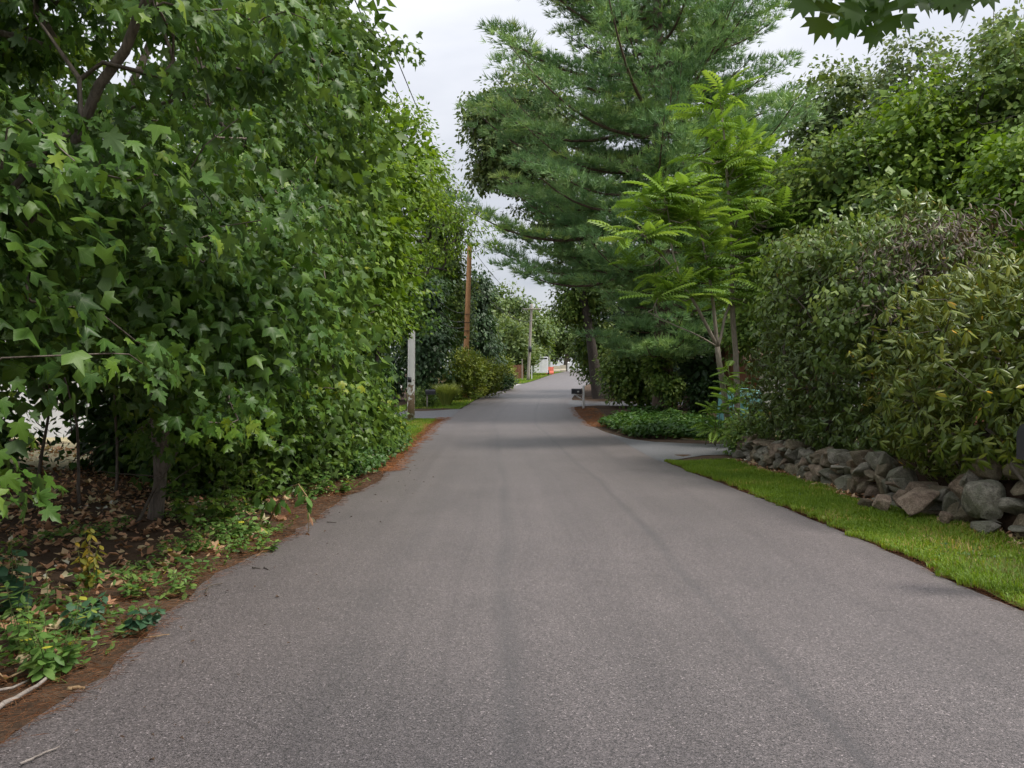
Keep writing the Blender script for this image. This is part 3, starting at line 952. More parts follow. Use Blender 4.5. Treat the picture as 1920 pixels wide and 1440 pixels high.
def broad_tree(name, base, blobs, label, cat='tree', group=None, height=None, r0=.12, n_tips=160, per_tip=30, spread=.3, flat=.6,
               tpls=None, tplname='kite', size=(.09, .13), mat=None, bark=None, shell=.4, droop=.6, upn=.7, outn=.6, reject=None,
               single=0, leafname='leaf', partname='crown', lean=None, trunks=None, sag=.12, tip_r=None, asp=1.0, trunk_top=None, seed=0, fill=1.0, fill_size=1.8, limbs=None, njit=.42, fill_z=None, carve=0.0, boughs=0):
    base = np.array([base[0], base[1], float(H(base[0], base[1])) - .05])
    root = empty(name, base, label, cat, group)
    rej0 = reject
    if carve:                           # hollows between the leaf masses
        hollow = lambda p: vnoise(p[:, 0] * 1.15 + 3, p[:, 1] * 1.15, p[:, 2] * 1.5) < -carve
        reject = (lambda p: rej0(p) | hollow(p)) if rej0 is not None else hollow
    tips, dirs = sample_blobs(blobs, boughs or n_tips, .12 if boughs else shell, reject)
    bough_of = np.arange(len(tips))
    if boughs:                          # leafy boughs that reach out from the stem and hang at the end
        per = max(3, n_tips // boughs)
        ax0 = np.array([base[0], base[1]])
        T, D_, B_ = [], [], []
        for q in range(len(tips)):
            e = tips[q]
            st = np.array([ax0[0] * .75 + e[0] * .25, ax0[1] * .75 + e[1] * .25, max(e[2] - .1 + rng.normal(.15, .25), base[2] + .8)])
            hd = unit(np.array([e[0] - st[0], e[1] - st[1], 0.0])); lat = np.array([-hd[1], hd[0], 0])
            s_ = rng.uniform(.30, 1.03, per); s_[0] = 1.0
            wd = .30 * np.sin(np.clip(s_, 0, 1) * 2.4) + .05
            p_ = st + np.outer(s_, e - st) + np.outer(rng.uniform(-1, 1, per) * wd, lat)
            p_[:, 2] += .30 * np.sin(s_ * np.pi) - .12 * s_ ** 3 + rng.normal(0, .05, per)
            T.append(p_); D_.append(np.tile(unit(hd + .35 * dirs[q]), (per, 1))); B_.append(np.full(per, q))
        tips, dirs, bough_of = np.concatenate(T), np.concatenate(D_), np.concatenate(B_)
        ok_ = tips[:, 2] > H(tips[:, 0], tips[:, 1]) + .2
        tips, dirs, bough_of = tips[ok_], dirs[ok_], bough_of[ok_]
        reject = near_eye(2.5)
    else:
        reject = rej0
    zc_ = np.mean([b[2] for b in blobs]); cx = np.mean([b[0] for b in blobs]); cyy = np.mean([b[1] for b in blobs])
    top = np.array([base[0] * .4 + cx * .6, base[1] * .4 + cyy * .6, max(b[2] + .35 * b[5] for b in blobs)]) if trunk_top is None else np.array(trunk_top, float)
    tk = wander(base, top, 12, .05, seed + 1.)
    tr = np.linspace(r0, max(r0 * .18, .012), 12); tr[0] *= 1.45; tr[1] *= 1.1
    wood = MB()
    branches(wood, tk, tr, tips, tip_r=tip_r or max(.005, r0 / math.sqrt(n_tips) * .8), sag=sag)
    if trunks:
        for (p1, r1, r2) in trunks:
            w_ = wander(base, p1, 10, .06, seed + 5 + r1 * 70)
            tube(wood, w_, np.linspace(r1, r2, 10), 8, jit=.06)
    for (lp, ra, rb) in limbs or []:
        lp = np.array(lp); t_ = np.linspace(0, 1, len(lp)); s_ = np.linspace(0, 1, 14)
        tube(wood, np.stack([np.interp(s_, t_, lp[:, j]) for j in range(3)], 1) + rng.normal(0, .012, (14, 3)), np.linspace(ra, rb, 14), 8, jit=.05)
    wood.build('trunk', bark or M['bark'], root)
    # leaves round the tips
    n = rng.poisson(per_tip, len(tips))
    I = np.repeat(np.arange(len(tips)), n)
    off = np.clip(rng.normal(size=(len(I), 3)), -1.45, 1.45) * spread * np.array([1, 1, flat])
    pos = tips[I] + off
    pos[:, 2] -= np.abs(rng.normal(0, .12 * spread, len(I)))
    ok = pos[:, 2] > H(pos[:, 0], pos[:, 1]) + .05
    if reject is not None: ok &= ~reject(pos)
    pos, I, off = pos[ok], I[ok], off[ok]
    out = unit(dirs[I] + .6 * unit(off) + 1e-6)
    up = np.array([0, 0, 1.0])
    nrm = rot_jit(unit(out * outn + up * upn), njit)
    ax = unit(out * np.array([1, 1, .4]) - up * droop + rng.normal(0, .5, out.shape))
    sz = rng.uniform(size[0], size[1], len(pos))
    fr = frames(nrm, ax)
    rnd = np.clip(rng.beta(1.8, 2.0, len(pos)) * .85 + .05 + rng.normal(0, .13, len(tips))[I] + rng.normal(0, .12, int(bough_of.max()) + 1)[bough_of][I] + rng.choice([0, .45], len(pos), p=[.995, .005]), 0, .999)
    s3 = np.column_stack([sz * asp, sz, sz])
    if fill > 0:                        # leaves deeper in the crown
        fs = size[1] * fill_size
        area = sum((q[3] * q[4] + q[3] * q[5] + q[4] * q[5]) * 4.19 for q in blobs)
        nf = int(fill * area / (.35 * fs * fs))
        fp, fd = sample_blobs([(*q[:3], q[3] * .8, q[4] * .8, q[5] * .82) for q in blobs], nf, .55, rej0)
        if fill_z is not None:
            kz = (fp[:, 2] < fill_z) & (np.linalg.norm(fp - np.array([0, 0, EYE]), axis=1) > 4.3); fp, fd = fp[kz], fd[kz]
        fsz = rng.uniform(fs * .7, fs * 1.1, len(fp))
        fup = rot_jit(fd + np.array([0, 0, .6]), .5)
        inner = MB()
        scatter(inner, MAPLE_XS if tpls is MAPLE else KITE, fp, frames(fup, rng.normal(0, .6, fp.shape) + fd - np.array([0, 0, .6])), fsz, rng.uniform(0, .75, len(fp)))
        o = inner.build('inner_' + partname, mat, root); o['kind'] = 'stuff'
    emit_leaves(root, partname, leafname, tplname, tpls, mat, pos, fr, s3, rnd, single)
    return root


KITE = [kite(.34), kite(.3, .4, .1), kite(.38, .1, .35)]
NARROW = [kite(.2), kite(.22, .4, .1)]
ELL = [ell(.24), ell(.21, .4, .4), ell(.26, .1, .15)]

# ------------------------------------------------------------------ left side: maples over the road edge
def left_hem(p):
    x, y, z = p[:, 0], p[:, 1], p[:, 2]
    xa = np.interp(z, [0.5, 1.2, 2, 3, 3.6, 4.2], [-1.95, -1.75, -1.48, -1.2, -.92, -.72])
    xb = np.interp(z, [0.5, 1.2, 2, 3, 6], [-1.85, -1.68, -1.48, -1.42, -1.6])
    k = np.clip((y - 5.0) / 1.5, 0, 1)
    xm = xa * (1 - k) + xb * k - .10 * np.clip(y - 8, 0, 20) + .48 * vnoise(y * .75, z * .75, 2.) + .16 * vnoise(y * 2.1, z * 2.1) - .12
    hem = .98 + .38 * vnoise(x * 1.1, y * 1.1, 4.) + np.where(y < 5, 0, .0)
    hem = np.where(y > 10, hem - .8 * np.clip((y - 10) / 2, 0, 1), hem)
    return (x > xm) | (z < hem) | (np.linalg.norm(p - np.array([0, 0, EYE]), axis=1) < 2.55)


maple_kw = dict(tpls=MAPLE, tplname='maple', mat=M['maple'], bark=M['bark'], leafname='leaf', droop=1.1, upn=.5, outn=.6, asp=.92, njit=.7)
broad_tree('maple_tree', (-4.7, 4.2), [(-3.4, 3.8, 2.2, 1.75, 1.5, 1.5), (-2.8, 4.9, 3.5, 2.1, 1.7, 1.0, 1.2), (-4.6, 5.4, 2.5, 1.8, 1.8, 1.7), (-1.9, 4.9, 3.75, 1.2, .9, .5, 2.2), (-3.0, 5.6, 4.2, 1.5, 1.2, .7, 1.4)],
           'nearest maple, its big dark lobed leaves filling the left edge of the picture', 'tree', 'maples along the left roadside', r0=.10,
           n_tips=500, boughs=72, flat=.42, per_tip=25, spread=.17, size=(.055, .112), reject=left_hem, single=300, fill=.38, fill_size=1.05, fill_z=3.0,
           limbs=[([(-4.7, 4.2, 1.2), at(60, 420, 4.9), at(150, 250, 4.6), at(300, -40, 4.3)], .042, .028)], **maple_kw)
broad_tree('maple_tree', (-3.95, 8.5), [(-2.9, 7.2, 2.4, 1.7, 2.0, 1.5), (-2.6, 7.4, 4.5, 2.0, 2.2, 1.6, 1.3), (-3.6, 9.4, 3.2, 1.9, 1.9, 2.3), (-2.3, 7.2, 5.3, 1.4, 1.8, .9, 1.6), (-2.6, 9.4, 5.6, 1.3, 1.6, 1.3, 1.2)],
           'maple with a bare leaning trunk in the brown leaf litter', 'tree', 'maples along the left roadside', r0=.062,
           n_tips=620, boughs=96, flat=.42, per_tip=25, spread=.18, size=(.055, .115), reject=left_hem, single=300, fill=.38, fill_size=1.1, fill_z=3.2, trunk_top=(-3.2, 7.9, 5.8),
           trunks=[((-4.4, 8.9, 3.2), .042, .02)], **maple_kw)
broad_tree('maple_tree', (-4.6, 12.8), [(-3.3, 11.8, 2.5, 1.7, 2.2, 2.2), (-3.2, 12.3, 5.3, 1.9, 2.4, 2.0, 1.2), (-4.2, 13.8, 6.9, 2.2, 2.4, 2), (-3.0, 12.6, 7.2, 1.5, 1.8, 1.3, 1.3)],
           'maple with lighter sunlit leaves, between the bare-trunked maple and the white pole', 'tree', 'maples along the left roadside', r0=.11,
           n_tips=520, boughs=76, flat=.45, per_tip=29, spread=.21, size=(.07, .135), reject=left_hem, single=0, fill=.6, **dict(maple_kw, mat=M['maple_far'], tpls=MAPLE_XS, tplname='maple_xs'))
broad_tree('maple_tree', (-7.6, 8.2), [(-6.6, 7.6, 2.8, 2.0, 2.2, 2.0), (-7.2, 9.5, 4.2, 2.4, 2.6, 2.4), (-8.5, 7.0, 3.6, 2.0, 2.4, 2.6), (-6.6, 11.5, 3.0, 2.2, 2.2, 2.2)],
           'shaded maple standing behind the front row of maples', 'tree', 'maples along the left roadside', r0=.12,
           n_tips=130, per_tip=24, spread=.4, size=(.12, .17), **dict(maple_kw, tpls=MAPLE_XS, tplname='maple_xs'))

wild = lambda p: (p[:, 0] > -1.45 - .11 * np.clip(p[:, 1] - 12, 0, 20) + .9 * np.clip((p[:, 2] - 5) / 1.5, 0, 1.)) | (np.linalg.norm(p - np.array([0, 0, EYE]), axis=1) < 2.5)
broad_tree('cherry_tree', (-4.6, 19.0), [(-3.5, 17.5, 4.6, 1.7, 2.5, 2.5), (-3.3, 19.5, 6.9, 1.9, 2.4, 1.9, 1.3), (-4.4, 20, 5, 1.8, 2.4, 3)],
           'tall small-leaved cherry, light green, rising above the maples on the left', 'tree', r0=.13, n_tips=520, per_tip=42, spread=.26, fill=.9, carve=.12,
           size=(.095, .14), tpls=KITE, mat=M['cherry'], bark=M['bark_dark'], droop=.5, reject=wild, asp=.8, single=0)
broad_tree('cherry_tree', (-4.4, 22.5), [(-1.6, 21.5, 5.9, 1.3, 1.0, .9), (-2.4, 22, 6.9, 1.2, 1.2, 1.0), (-2.6, 21.5, 5.0, 1.0, 1.0, .8)],
           'wispy cherry whose thin leafy twigs reach out against the sky over the road', 'tree', r0=.08, n_tips=230, per_tip=11, spread=.11, fill=0,
           size=(.09, .14), tpls=NARROW + KITE[:1], mat=M['cherry'], bark=M['bark_dark'], droop=.7, asp=.9)
broad_tree('maple_tree', (-5.6, 24.5), [(-5.0, 23.2, 3.0, 1.35, 2.0, 1.9), (-3.95, 24.5, 4.7, 1.45, 2, 2.0, 1.5), (-5.5, 23, 3.5, 1.8, 2, 2.4)],
           'dark green maple just left of the white-barked utility pole', 'tree', 'maples along the left roadside', r0=.12, n_tips=200, per_tip=38, spread=.36,
           size=(.12, .17), tpls=MAPLE_XS, mat=M['maple'], droop=.9)
broad_tree('creeper_bush', (-3.55, 20.8), [(-3.85, 20.6, 1.3, .75, .9, 1.05), (-4.1, 21, .8, .9, 1.2, .8)],
           'drooping creeper bush hanging in front of the white-barked pole', 'bush', r0=.03, n_tips=90, per_tip=34, spread=.2,
           size=(.10, .16), tpls=ELL, mat=M['vine_dark'], bark=M['twig'], droop=1.5, upn=.5, outn=.9, asp=.9, partname='foliage')
broad_tree('roadside_bush', (-3.3, 15.6), [(-3.1, 15.2, .9, .75, 1.4, .85), (-3.0, 17.0, .6, .6, 1.2, .6), (-3.6, 13.6, 1.1, .8, 1.2, .9)],
           'low leafy bush on the left road edge below the lighter maple', 'bush', r0=.03, n_tips=140, per_tip=30, spread=.22,
           size=(.08, .13), tpls=MAPLE_XS + KITE[:1], mat=M['maple_far'], bark=M['twig'], droop=.8, partname='foliage')
broad_tree('roadside_bush', (-3.7, 10.9), [(-3.5, 10.8, .75, .8, .9, .65), (-3.0, 11.9, .6, .6, .8, .5), (-4.3, 10.4, .8, .7, .8, .7)],
           'low bush of maple shoots at the road edge beyond the bare trunk', 'bush', r0=.025, n_tips=120, per_tip=26, spread=.2,
           size=(.07, .12), tpls=MAPLE_XS, mat=M['maple_far'], bark=M['twig'], droop=.8, partname='foliage')
broad_tree('ivy_mound', (-2.95, 15.4), [(-2.85, 14.6, .18, .5, 1.5, .28), (-2.95, 17.2, .2, .5, 1.6, .3), (-2.8, 12.9, .15, .4, .8, .22)],
           'mound of creeping ivy spilling onto the left road edge', 'ivy', r0=.012, n_tips=140, per_tip=26, spread=.15,
           size=(.05, .085), tpls=MAPLE_XS + KITE[:1], mat=M['ground_ivy'], bark=M['twig'], droop=.3, upn=.8, partname='foliage')

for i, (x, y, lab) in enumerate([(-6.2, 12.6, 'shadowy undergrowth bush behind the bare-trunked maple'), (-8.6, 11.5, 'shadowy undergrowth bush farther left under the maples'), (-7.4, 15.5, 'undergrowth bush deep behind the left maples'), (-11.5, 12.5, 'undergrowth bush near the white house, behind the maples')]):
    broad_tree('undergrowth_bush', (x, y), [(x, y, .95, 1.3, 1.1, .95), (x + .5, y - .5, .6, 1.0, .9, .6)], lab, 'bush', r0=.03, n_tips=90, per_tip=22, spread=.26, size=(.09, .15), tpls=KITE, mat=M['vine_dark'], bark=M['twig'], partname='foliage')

# trees and shrubs farther along the left side
broad_tree('dark_tree', (-5.0, 41.5), [(-4.6, 41, 3.6, 1.5, 2, 2.6), (-4.9, 41, 6, 1.5, 2, 2.2)], 'dark glossy tree behind the white-barked pole and the left mailbox', 'tree',
           r0=.15, n_tips=140, per_tip=50, spread=.4, size=(.17, .26), tpls=KITE, mat=M['far_dark'], bark=M['bark_dark'], droop=.8)
broad_tree('tall_tree', (-5.0, 48), [(-4.1, 48, 6.5, 1.5, 2, 3.6), (-4.5, 48, 11, 1.6, 2, 3.6)], 'tall slim dark tree behind the reddish utility pole', 'tree',
           r0=.18, n_tips=220, per_tip=44, spread=.45, size=(.17, .26), tpls=KITE, mat=M['mixed'], bark=M['bark_dark'])
broad_tree('spruce_tree', (-2.6, 55), [(-2.5, 55, 5.0, 1.6, 2, 3.0), (-2.5, 55, 8, 1.1, 1.5, 2.0), (-2.4, 55, 3.2, 1.9, 2, 1.6)], 'dark drooping evergreen to the right of the reddish utility pole', 'tree',
           r0=.18, n_tips=220, per_tip=40, spread=.4, size=(.2, .3), tpls=NARROW, mat=M['far_dark'], bark=M['bark_dark'], droop=1.4)
broad_tree('golden_shrub', (-2.5, 44.2), [(-2.5, 44, 2.1, 1.2, 1.4, 1.4), (-1.5, 45.6, 1.9, 1.1, 1.4, 1.2), (-3.3, 43.6, 1.6, .9, 1, 1.0)], 'large golden-green shrub round the foot of the reddish pole', 'shrub',
           r0=.05, n_tips=230, per_tip=46, spread=.25, size=(.11, .18), tpls=NARROW, mat=M['shrub_y'], bark=M['twig'], droop=-.5, partname='foliage')
broad_tree('golden_shrub', (-1.0, 56.5), [(-1.1, 56.5, 2.4, 1.05, 1.3, 1.2), (-.6, 57.4, 2.1, .8, 1.3, 1.0)], 'smaller golden-green shrub beyond the large one', 'shrub',
           r0=.05, n_tips=100, per_tip=44, spread=.3, size=(.16, .24), tpls=NARROW, mat=M['shrub_y'], bark=M['twig'], droop=-.4, partname='foliage')
broad_tree('juniper_shrub', (-.75, 54.6), [(-.7, 54.8, 1.6, .9, .8, .55)], 'low dark blue-green juniper in front of the smaller golden shrub', 'shrub',
           r0=.04, n_tips=60, per_tip=40, spread=.22, size=(.14, .2), tpls=NARROW, mat=M['far_dark'], bark=M['twig'], droop=-.2, partname='foliage')
broad_tree('garden_hedge', (-7.4, 43), [(-7.2, 43, 1.9, 2.3, 1.2, 1.7), (-9.5, 43.5, 2.2, 2.2, 1.2, 2.0)], 'dark hedge across the garden behind the white-coated pole', 'hedge',
           r0=.06, n_tips=110, per_tip=40, spread=.3, size=(.15, .24), tpls=KITE, mat=M['far_dark'], bark=M['twig'], partname='foliage')
broad_tree('garden_shrub', (-4.3, 37.6), [(-4.35, 37.6, .75, .75, .6, .5)], 'small dark garden shrub beside the left mailbox post', 'shrub',
           r0=.03, n_tips=50, per_tip=34, spread=.16, size=(.09, .14), tpls=KITE, mat=M['mixed'], bark=M['twig'], partname='foliage')
broad_tree('light_tree', (.4, 84), [(-.4, 84, 6.0, 2.6, 2.5, 3.0), (.8, 85, 4.4, 2.2, 2.5, 2.4), (-1.3, 84, 3.8, 2, 2, 2)], 'pale green feathery tree in the middle distance left of the grey pole', 'tree',
           r0=.15, n_tips=220, per_tip=40, spread=.5, size=(.26, .42), tpls=NARROW + KITE[:1], mat=M['far_light'], bark=M['bark'], droop=-.4)
broad_tree('round_tree', (-1.5, 112), [(-1.5, 112, 10.5, 5, 4, 5.5), (-6, 113, 10, 4.5, 4, 6), (2.5, 114, 8.5, 4, 4, 5)], 'round-crowned tree on the skyline where the road bends away', 'tree',
           r0=.3, n_tips=240, per_tip=46, spread=.9, size=(.4, .6), tpls=KITE, mat=M['far_green'], bark=M['bark'])
broad_tree('roadside_tree', (9.0, 128), [(9.5, 128, 9.5, 3.6, 3, 3.5), (12.5, 130, 8.5, 3.6, 3, 4), (6.5, 132, 9.5, 3.2, 3, 4)], 'tree with a thick pale trunk at the far end of the road', 'tree',
           r0=.55, n_tips=200, per_tip=44, spread=.8, size=(.4, .6), tpls=KITE, mat=M['far_green'], bark=M['bark'])

# ------------------------------------------------------------------ right side
def whorls(tree_name, base, blobs, label, n, mat, size, seed=0, n_single=300, reject=None, group=None):
    base = np.array([base[0], base[1], float(H(base[0], base[1])) - .05])
    root = empty(tree_name, base, label, 'bush', group)
    tips, dirs = sample_blobs(blobs, n, .22, reject)
    wood = MB()
    sub = rng.choice(len(tips), min(220, len(tips)), replace=False)
    tk = wander(base, (blobs[0][0], blobs[0][1], blobs[0][2]), 8, .1, seed)
    branches(wood, tk, np.linspace(.07, .03, 8), tips[sub], tip_r=.006, sag=.05)
    wood.build('stem', M['twig'], root)
    axis = rot_jit(unit(dirs + np.array([0, 0, .55])), .28)
    k = rng.integers(6, 11, len(tips))
    I = np.repeat(np.arange(len(tips)), k)
    a = rng.uniform(0, 2 * np.pi, len(I))
    A = axis[I]
    u = unit(np.cross(A, np.array([.3, .2, 1.0])))
    w = np.cross(A, u)
    rad = np.cos(a)[:, None] * u + np.sin(a)[:, None] * w
    el = rng.normal(-.25, .35, len(I))[:, None]
    ax = unit(rad * np.cos(el) + A * np.sin(el) - np.array([0, 0, .4]))
    nrm = rot_jit(A * np.cos(el) - rad * np.sin(el), .16)
    pos = tips[I] + rad * .012
    L = rng.uniform(size[0], size[1], len(I)) * rng.uniform(.8, 1.1, len(tips))[I]
    s3 = np.column_stack([L * .95, L, L])
    rnd = np.clip(rng.beta(2, 2.2, len(I)) * .8 + .09 * (pos[:, 2] - 1.7) + .12 * vnoise(pos[:, 0] * 1.4, pos[:, 1] * 1.4, pos[:, 2] * 1.4) + rng.normal(0, .1, len(tips))[I] + rng.choice([0, .5], len(I), p=[.98, .02]), 0, .999)
    nf = len(tips) * 3                  # older leaves inside
    fp, fd = sample_blobs([(*q[:3], q[3] * .86, q[4] * .86, q[5] * .86) for q in blobs], nf, .4, reject)
    inner = MB()
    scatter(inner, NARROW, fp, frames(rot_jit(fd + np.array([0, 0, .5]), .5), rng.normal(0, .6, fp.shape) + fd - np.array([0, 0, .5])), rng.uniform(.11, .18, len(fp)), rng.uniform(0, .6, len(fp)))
    o = inner.build('inner_foliage', mat, root); o['kind'] = 'stuff'
    emit_leaves(root, 'foliage', 'leaf', 'rhodo', RH, mat, pos, frames(nrm, ax), s3, rnd, n_single)
    return root


RH = [ell(.135, .6, .3), ell(.12, .8, .5), ell(.14, .3, .15)]
wall_top = lambda p: (p[:, 2] < .44 + .2 * vnoise(p[:, 1] * 1.5, 3.) - .12 * np.clip((p[:, 1] - 12) / 4, 0, 1)) | (p[:, 0] < 4.12 + .25 * np.abs(vnoise(p[:, 1] * .9, p[:, 2] * .9)) + .30 * np.clip((.9 - p[:, 2]) / .5, 0, 1))
whorls('rhododendron', (6.3, 8.8), [(5.9, 9.0, 1.7, 1.8, 2.0, 1.5), (6.2, 9.1, 2.0, 1.5, 1.9, 1.25, 1.3), (7.4, 7.2, 1.8, 2.0, 1.8, 1.7), (7.4, 8.8, 2.8, 1.3, 1.6, 1.2), (5.75, 9.2, .95, 1.2, 1.9, .6), (5.9, 7.6, 1.0, 1.0, 1.0, .7)],
       'big yellow-green rhododendron at the right edge, above the pale boulder', 2850, M['rhodo_y'], (.10, .155), 1., 300, wall_top, 'rhododendrons behind the stone wall')
whorls('rhododendron', (6.0, 13.6), [(5.7, 13.6, 2.0, 1.35, 2.5, 1.8), (5.9, 13.4, 3.2, 1.35, 2.4, 1.2, 1.2), (5.5, 15.3, 1.3, 1.0, 1.2, 1.4), (6.0, 11.4, 2.4, 1.4, 1.4, 1.7), (5.55, 13.2, .9, .9, 2.6, .65), (5.6, 11.2, .95, .9, 1.0, .6), (5.4, 14.4, 3.9, .7, .9, .65), (6.3, 12.3, 4.0, .7, .7, .7), (5.2, 12.6, 3.4, .5, .6, .6)],
       'dark green rhododendron behind the middle of the stone wall', 3050, M['rhodo_d'], (.10, .15), 2., 300, wall_top, 'rhododendrons behind the stone wall')
# withered patch on top, and the vine that climbs over it
dead = broad_tree('withered_bush', (6.6, 11.2), [(6.1, 11.0, 3.55, .8, .8, .55), (5.5, 11.2, 3.1, .6, .6, .5), (6.7, 11.2, 3.85, .45, .6, .4), (5.2, 10.9, 2.6, .3, .3, .3)], 'withered brown twiggy bush on top between the two rhododendrons', 'bush',
                  r0=.05, n_tips=110, per_tip=11, spread=.16, fill=0, size=(.09, .13), tpls=RH, mat=M['rhodo_dead'], bark=M['dead_wood'], droop=.8, partname='foliage', asp=.9)
broad_tree('climbing_vine', (6.9, 12.8), [(5.25, 12.9, 3.9, 1.0, 1.5, .45), (4.75, 13.6, 3.1, .45, 1.3, .9), (5.0, 11.3, 2.9, .5, .6, .6), (4.75, 11.4, 2.2, .3, .4, .5), (5.6, 11.7, 3.7, .7, .8, .4)],
           'pale green climbing vine sprawled over the dark rhododendron', 'vine', r0=.03, n_tips=120, per_tip=26, spread=.15, fill=0, carve=.0, size=(.07, .115), tpls=KITE + ELL[:1], mat=M['vine_l'],
           bark=M['twig'], droop=1.1, upn=.8, partname='foliage', asp=1.2)

for i, (x, y, h_, mt, lab) in enumerate([(7.9, 14.8, 4.3, 'mixed', 'leafy wild shrub rising behind the dark rhododendron'), (8.7, 12.2, 4.3, 'cherry', 'loose green shrub rising behind the withered bush'), (9.6, 10.6, 4.0, 'mixed', 'loose shrub behind the yellow-green rhododendron at the right edge')]):
    broad_tree('wild_shrub', (x, y), [(x, y, h_, 1.2, 1.2, 1.0), (x + .6, y + .5, h_ - 1.2, 1.3, 1.2, 1.3), (x - .6, y + .3, h_ + .7, .6, .6, .8)], lab, 'shrub', 'wild shrubs behind the rhododendrons', r0=.06, n_tips=150, per_tip=26, spread=.24,
               size=(.08, .14), tpls=KITE, mat=M[mt], bark=M['twig'], partname='foliage', fill=.5, carve=.15)

# mixed trees behind the hedge
MX = dict(tpls=KITE, bark=M['bark_dark'])
broad_tree('young_maple', (8.6, 20.6), [(8.5, 20, 6.2, 1.7, 2, 2.0), (8.1, 19.6, 4.0, 1.8, 2, 1.9)], 'leafy green tree right of the feathery ailanthus, above the dark rhododendron', 'tree',
           'trees behind the right hedge', r0=.12, n_tips=287, per_tip=44, spread=.30, size=(.11, .18), mat=M['mixed'], **MX)
broad_tree('broadleaf_tree', (10.2, 19.2), [(10.0, 19, 6.9, 1.9, 2, 2.5), (9.7, 18.5, 3.9, 2.1, 2, 1.9)], 'broadleaf tree with a dark slanting limb, rising over the withered bush', 'tree',
           'trees behind the right hedge', r0=.13, n_tips=325, per_tip=44, spread=.30, size=(.11, .18), mat=M['cherry'], **MX)
broad_tree('broadleaf_tree', (12.2, 18.6), [(12.0, 18, 7.8, 2.0, 2, 2.7), (11.6, 17.5, 4.2, 2.2, 2, 2.0), (13.5, 17, 5.5, 2, 2, 3)], 'silvery-leaved broadleaf tree at the right edge behind the yellow rhododendron', 'tree',
           'trees behind the right hedge', r0=.14, n_tips=375, per_tip=44, spread=.30, size=(.11, .18), mat=M['mixed'], **MX)
broad_tree('oak_tree', (17.4, 40), [(17.3, 40, 14.4, 3.4, 3, 3.9), (16.5, 40, 8.5, 4, 3, 4), (14.5, 42, 11, 2.6, 3, 3)], 'dark round-topped oak on the right skyline', 'tree',
           'trees behind the right hedge', r0=.3, n_tips=380, per_tip=44, spread=.5, size=(.22, .34), mat=M['oak'], **MX)
broad_tree('poplar_tree', (17.4, 33), [(17.3, 33, 13.2, 2.0, 2, 3.6), (16.6, 33, 9, 2.4, 2, 3)], 'airy pale poplar with sky showing through, under the hanging oak leaves', 'tree',
           'trees behind the right hedge', r0=.16, n_tips=200, per_tip=40, spread=.34, fill=.35, size=(.17, .26), mat=M['mixed_pale'], **MX)
broad_tree('poplar_tree', (20.2, 31), [(20.0, 31, 13.0, 1.6, 2, 4.0), (20.4, 31, 8.5, 2.4, 2, 3.4)], 'airy pale poplar with bare twigs at the top, at the right edge', 'tree',
           'trees behind the right hedge', r0=.16, n_tips=200, per_tip=40, spread=.34, fill=.35, size=(.17, .26), mat=M['mixed_pale'], trunks=[((19.4, 31, 17.6), .05, .01), ((21, 31, 18), .05, .01)], **MX)
broad_tree('background_tree', (15.5, 47), [(15.2, 47, 10.5, 3.4, 3, 4.5), (12, 48, 8, 3.5, 3, 4.5)], 'hazy green tree seen between the big pine and the dark oak', 'tree',
           'trees behind the right hedge', r0=.25, n_tips=220, per_tip=36, spread=.7, size=(.26, .4), mat=M['far_green'], trunks=[((14.0, 46, 17.0), .16, .05), ((16.6, 45.5, 18.2), .13, .03)], **MX)

# big oak behind the pine, on the left of it
broad_tree('oak_tree', (5.2, 45), [(-.6, 44, 16.2, 2.2, 2.4, 3.0), (-1.3, 44, 13.9, 1.5, 2, 1.4), (1.6, 45, 17, 2.6, 3, 3.6), (2.6, 45, 12.5, 2.8, 3, 3.0), (4.8, 46, 9, 2.6, 3, 3.4), (.3, 44, 14.2, 2.2, 2, 1.6), (-1.7, 43.5, 16.4, 1.4, 1.6, 1.3)],
           'grey-green oak reaching over the road behind the big pine', 'tree', r0=.34, n_tips=520, per_tip=44, spread=.38, fill=.5, size=(.18, .28), mat=M['oak'], trunk_top=(2.0, 45, 15), tpls=KITE, bark=M['bark_dark'])

# understorey
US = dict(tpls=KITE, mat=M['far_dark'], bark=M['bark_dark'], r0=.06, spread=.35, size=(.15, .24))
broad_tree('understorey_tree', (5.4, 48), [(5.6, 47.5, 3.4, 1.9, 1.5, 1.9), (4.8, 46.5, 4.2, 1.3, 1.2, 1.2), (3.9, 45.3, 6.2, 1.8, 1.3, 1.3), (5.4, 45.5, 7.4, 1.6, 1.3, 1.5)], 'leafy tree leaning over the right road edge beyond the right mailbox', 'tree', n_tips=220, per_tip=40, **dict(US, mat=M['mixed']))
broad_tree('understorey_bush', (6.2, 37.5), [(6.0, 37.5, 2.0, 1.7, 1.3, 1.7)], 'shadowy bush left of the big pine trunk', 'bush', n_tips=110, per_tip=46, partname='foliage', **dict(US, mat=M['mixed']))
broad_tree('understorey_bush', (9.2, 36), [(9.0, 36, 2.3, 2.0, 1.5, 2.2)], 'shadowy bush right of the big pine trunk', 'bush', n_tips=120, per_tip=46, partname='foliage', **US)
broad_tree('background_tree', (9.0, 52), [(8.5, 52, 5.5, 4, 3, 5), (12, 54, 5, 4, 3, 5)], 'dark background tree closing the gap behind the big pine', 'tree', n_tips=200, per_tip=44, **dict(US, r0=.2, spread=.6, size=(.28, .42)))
broad_tree('trunk_ivy', (5.75, 30.0), [(5.7, 30.1, 2.0, .55, .5, 1.1), (6.2, 30.0, 1.4, .5, .4, .6)], 'dark creeper climbing the big pine trunk', 'ivy', n_tips=60, per_tip=36, partname='foliage', **dict(US, r0=.02, mat=M['mixed'], spread=.2, size=(.11, .17)))


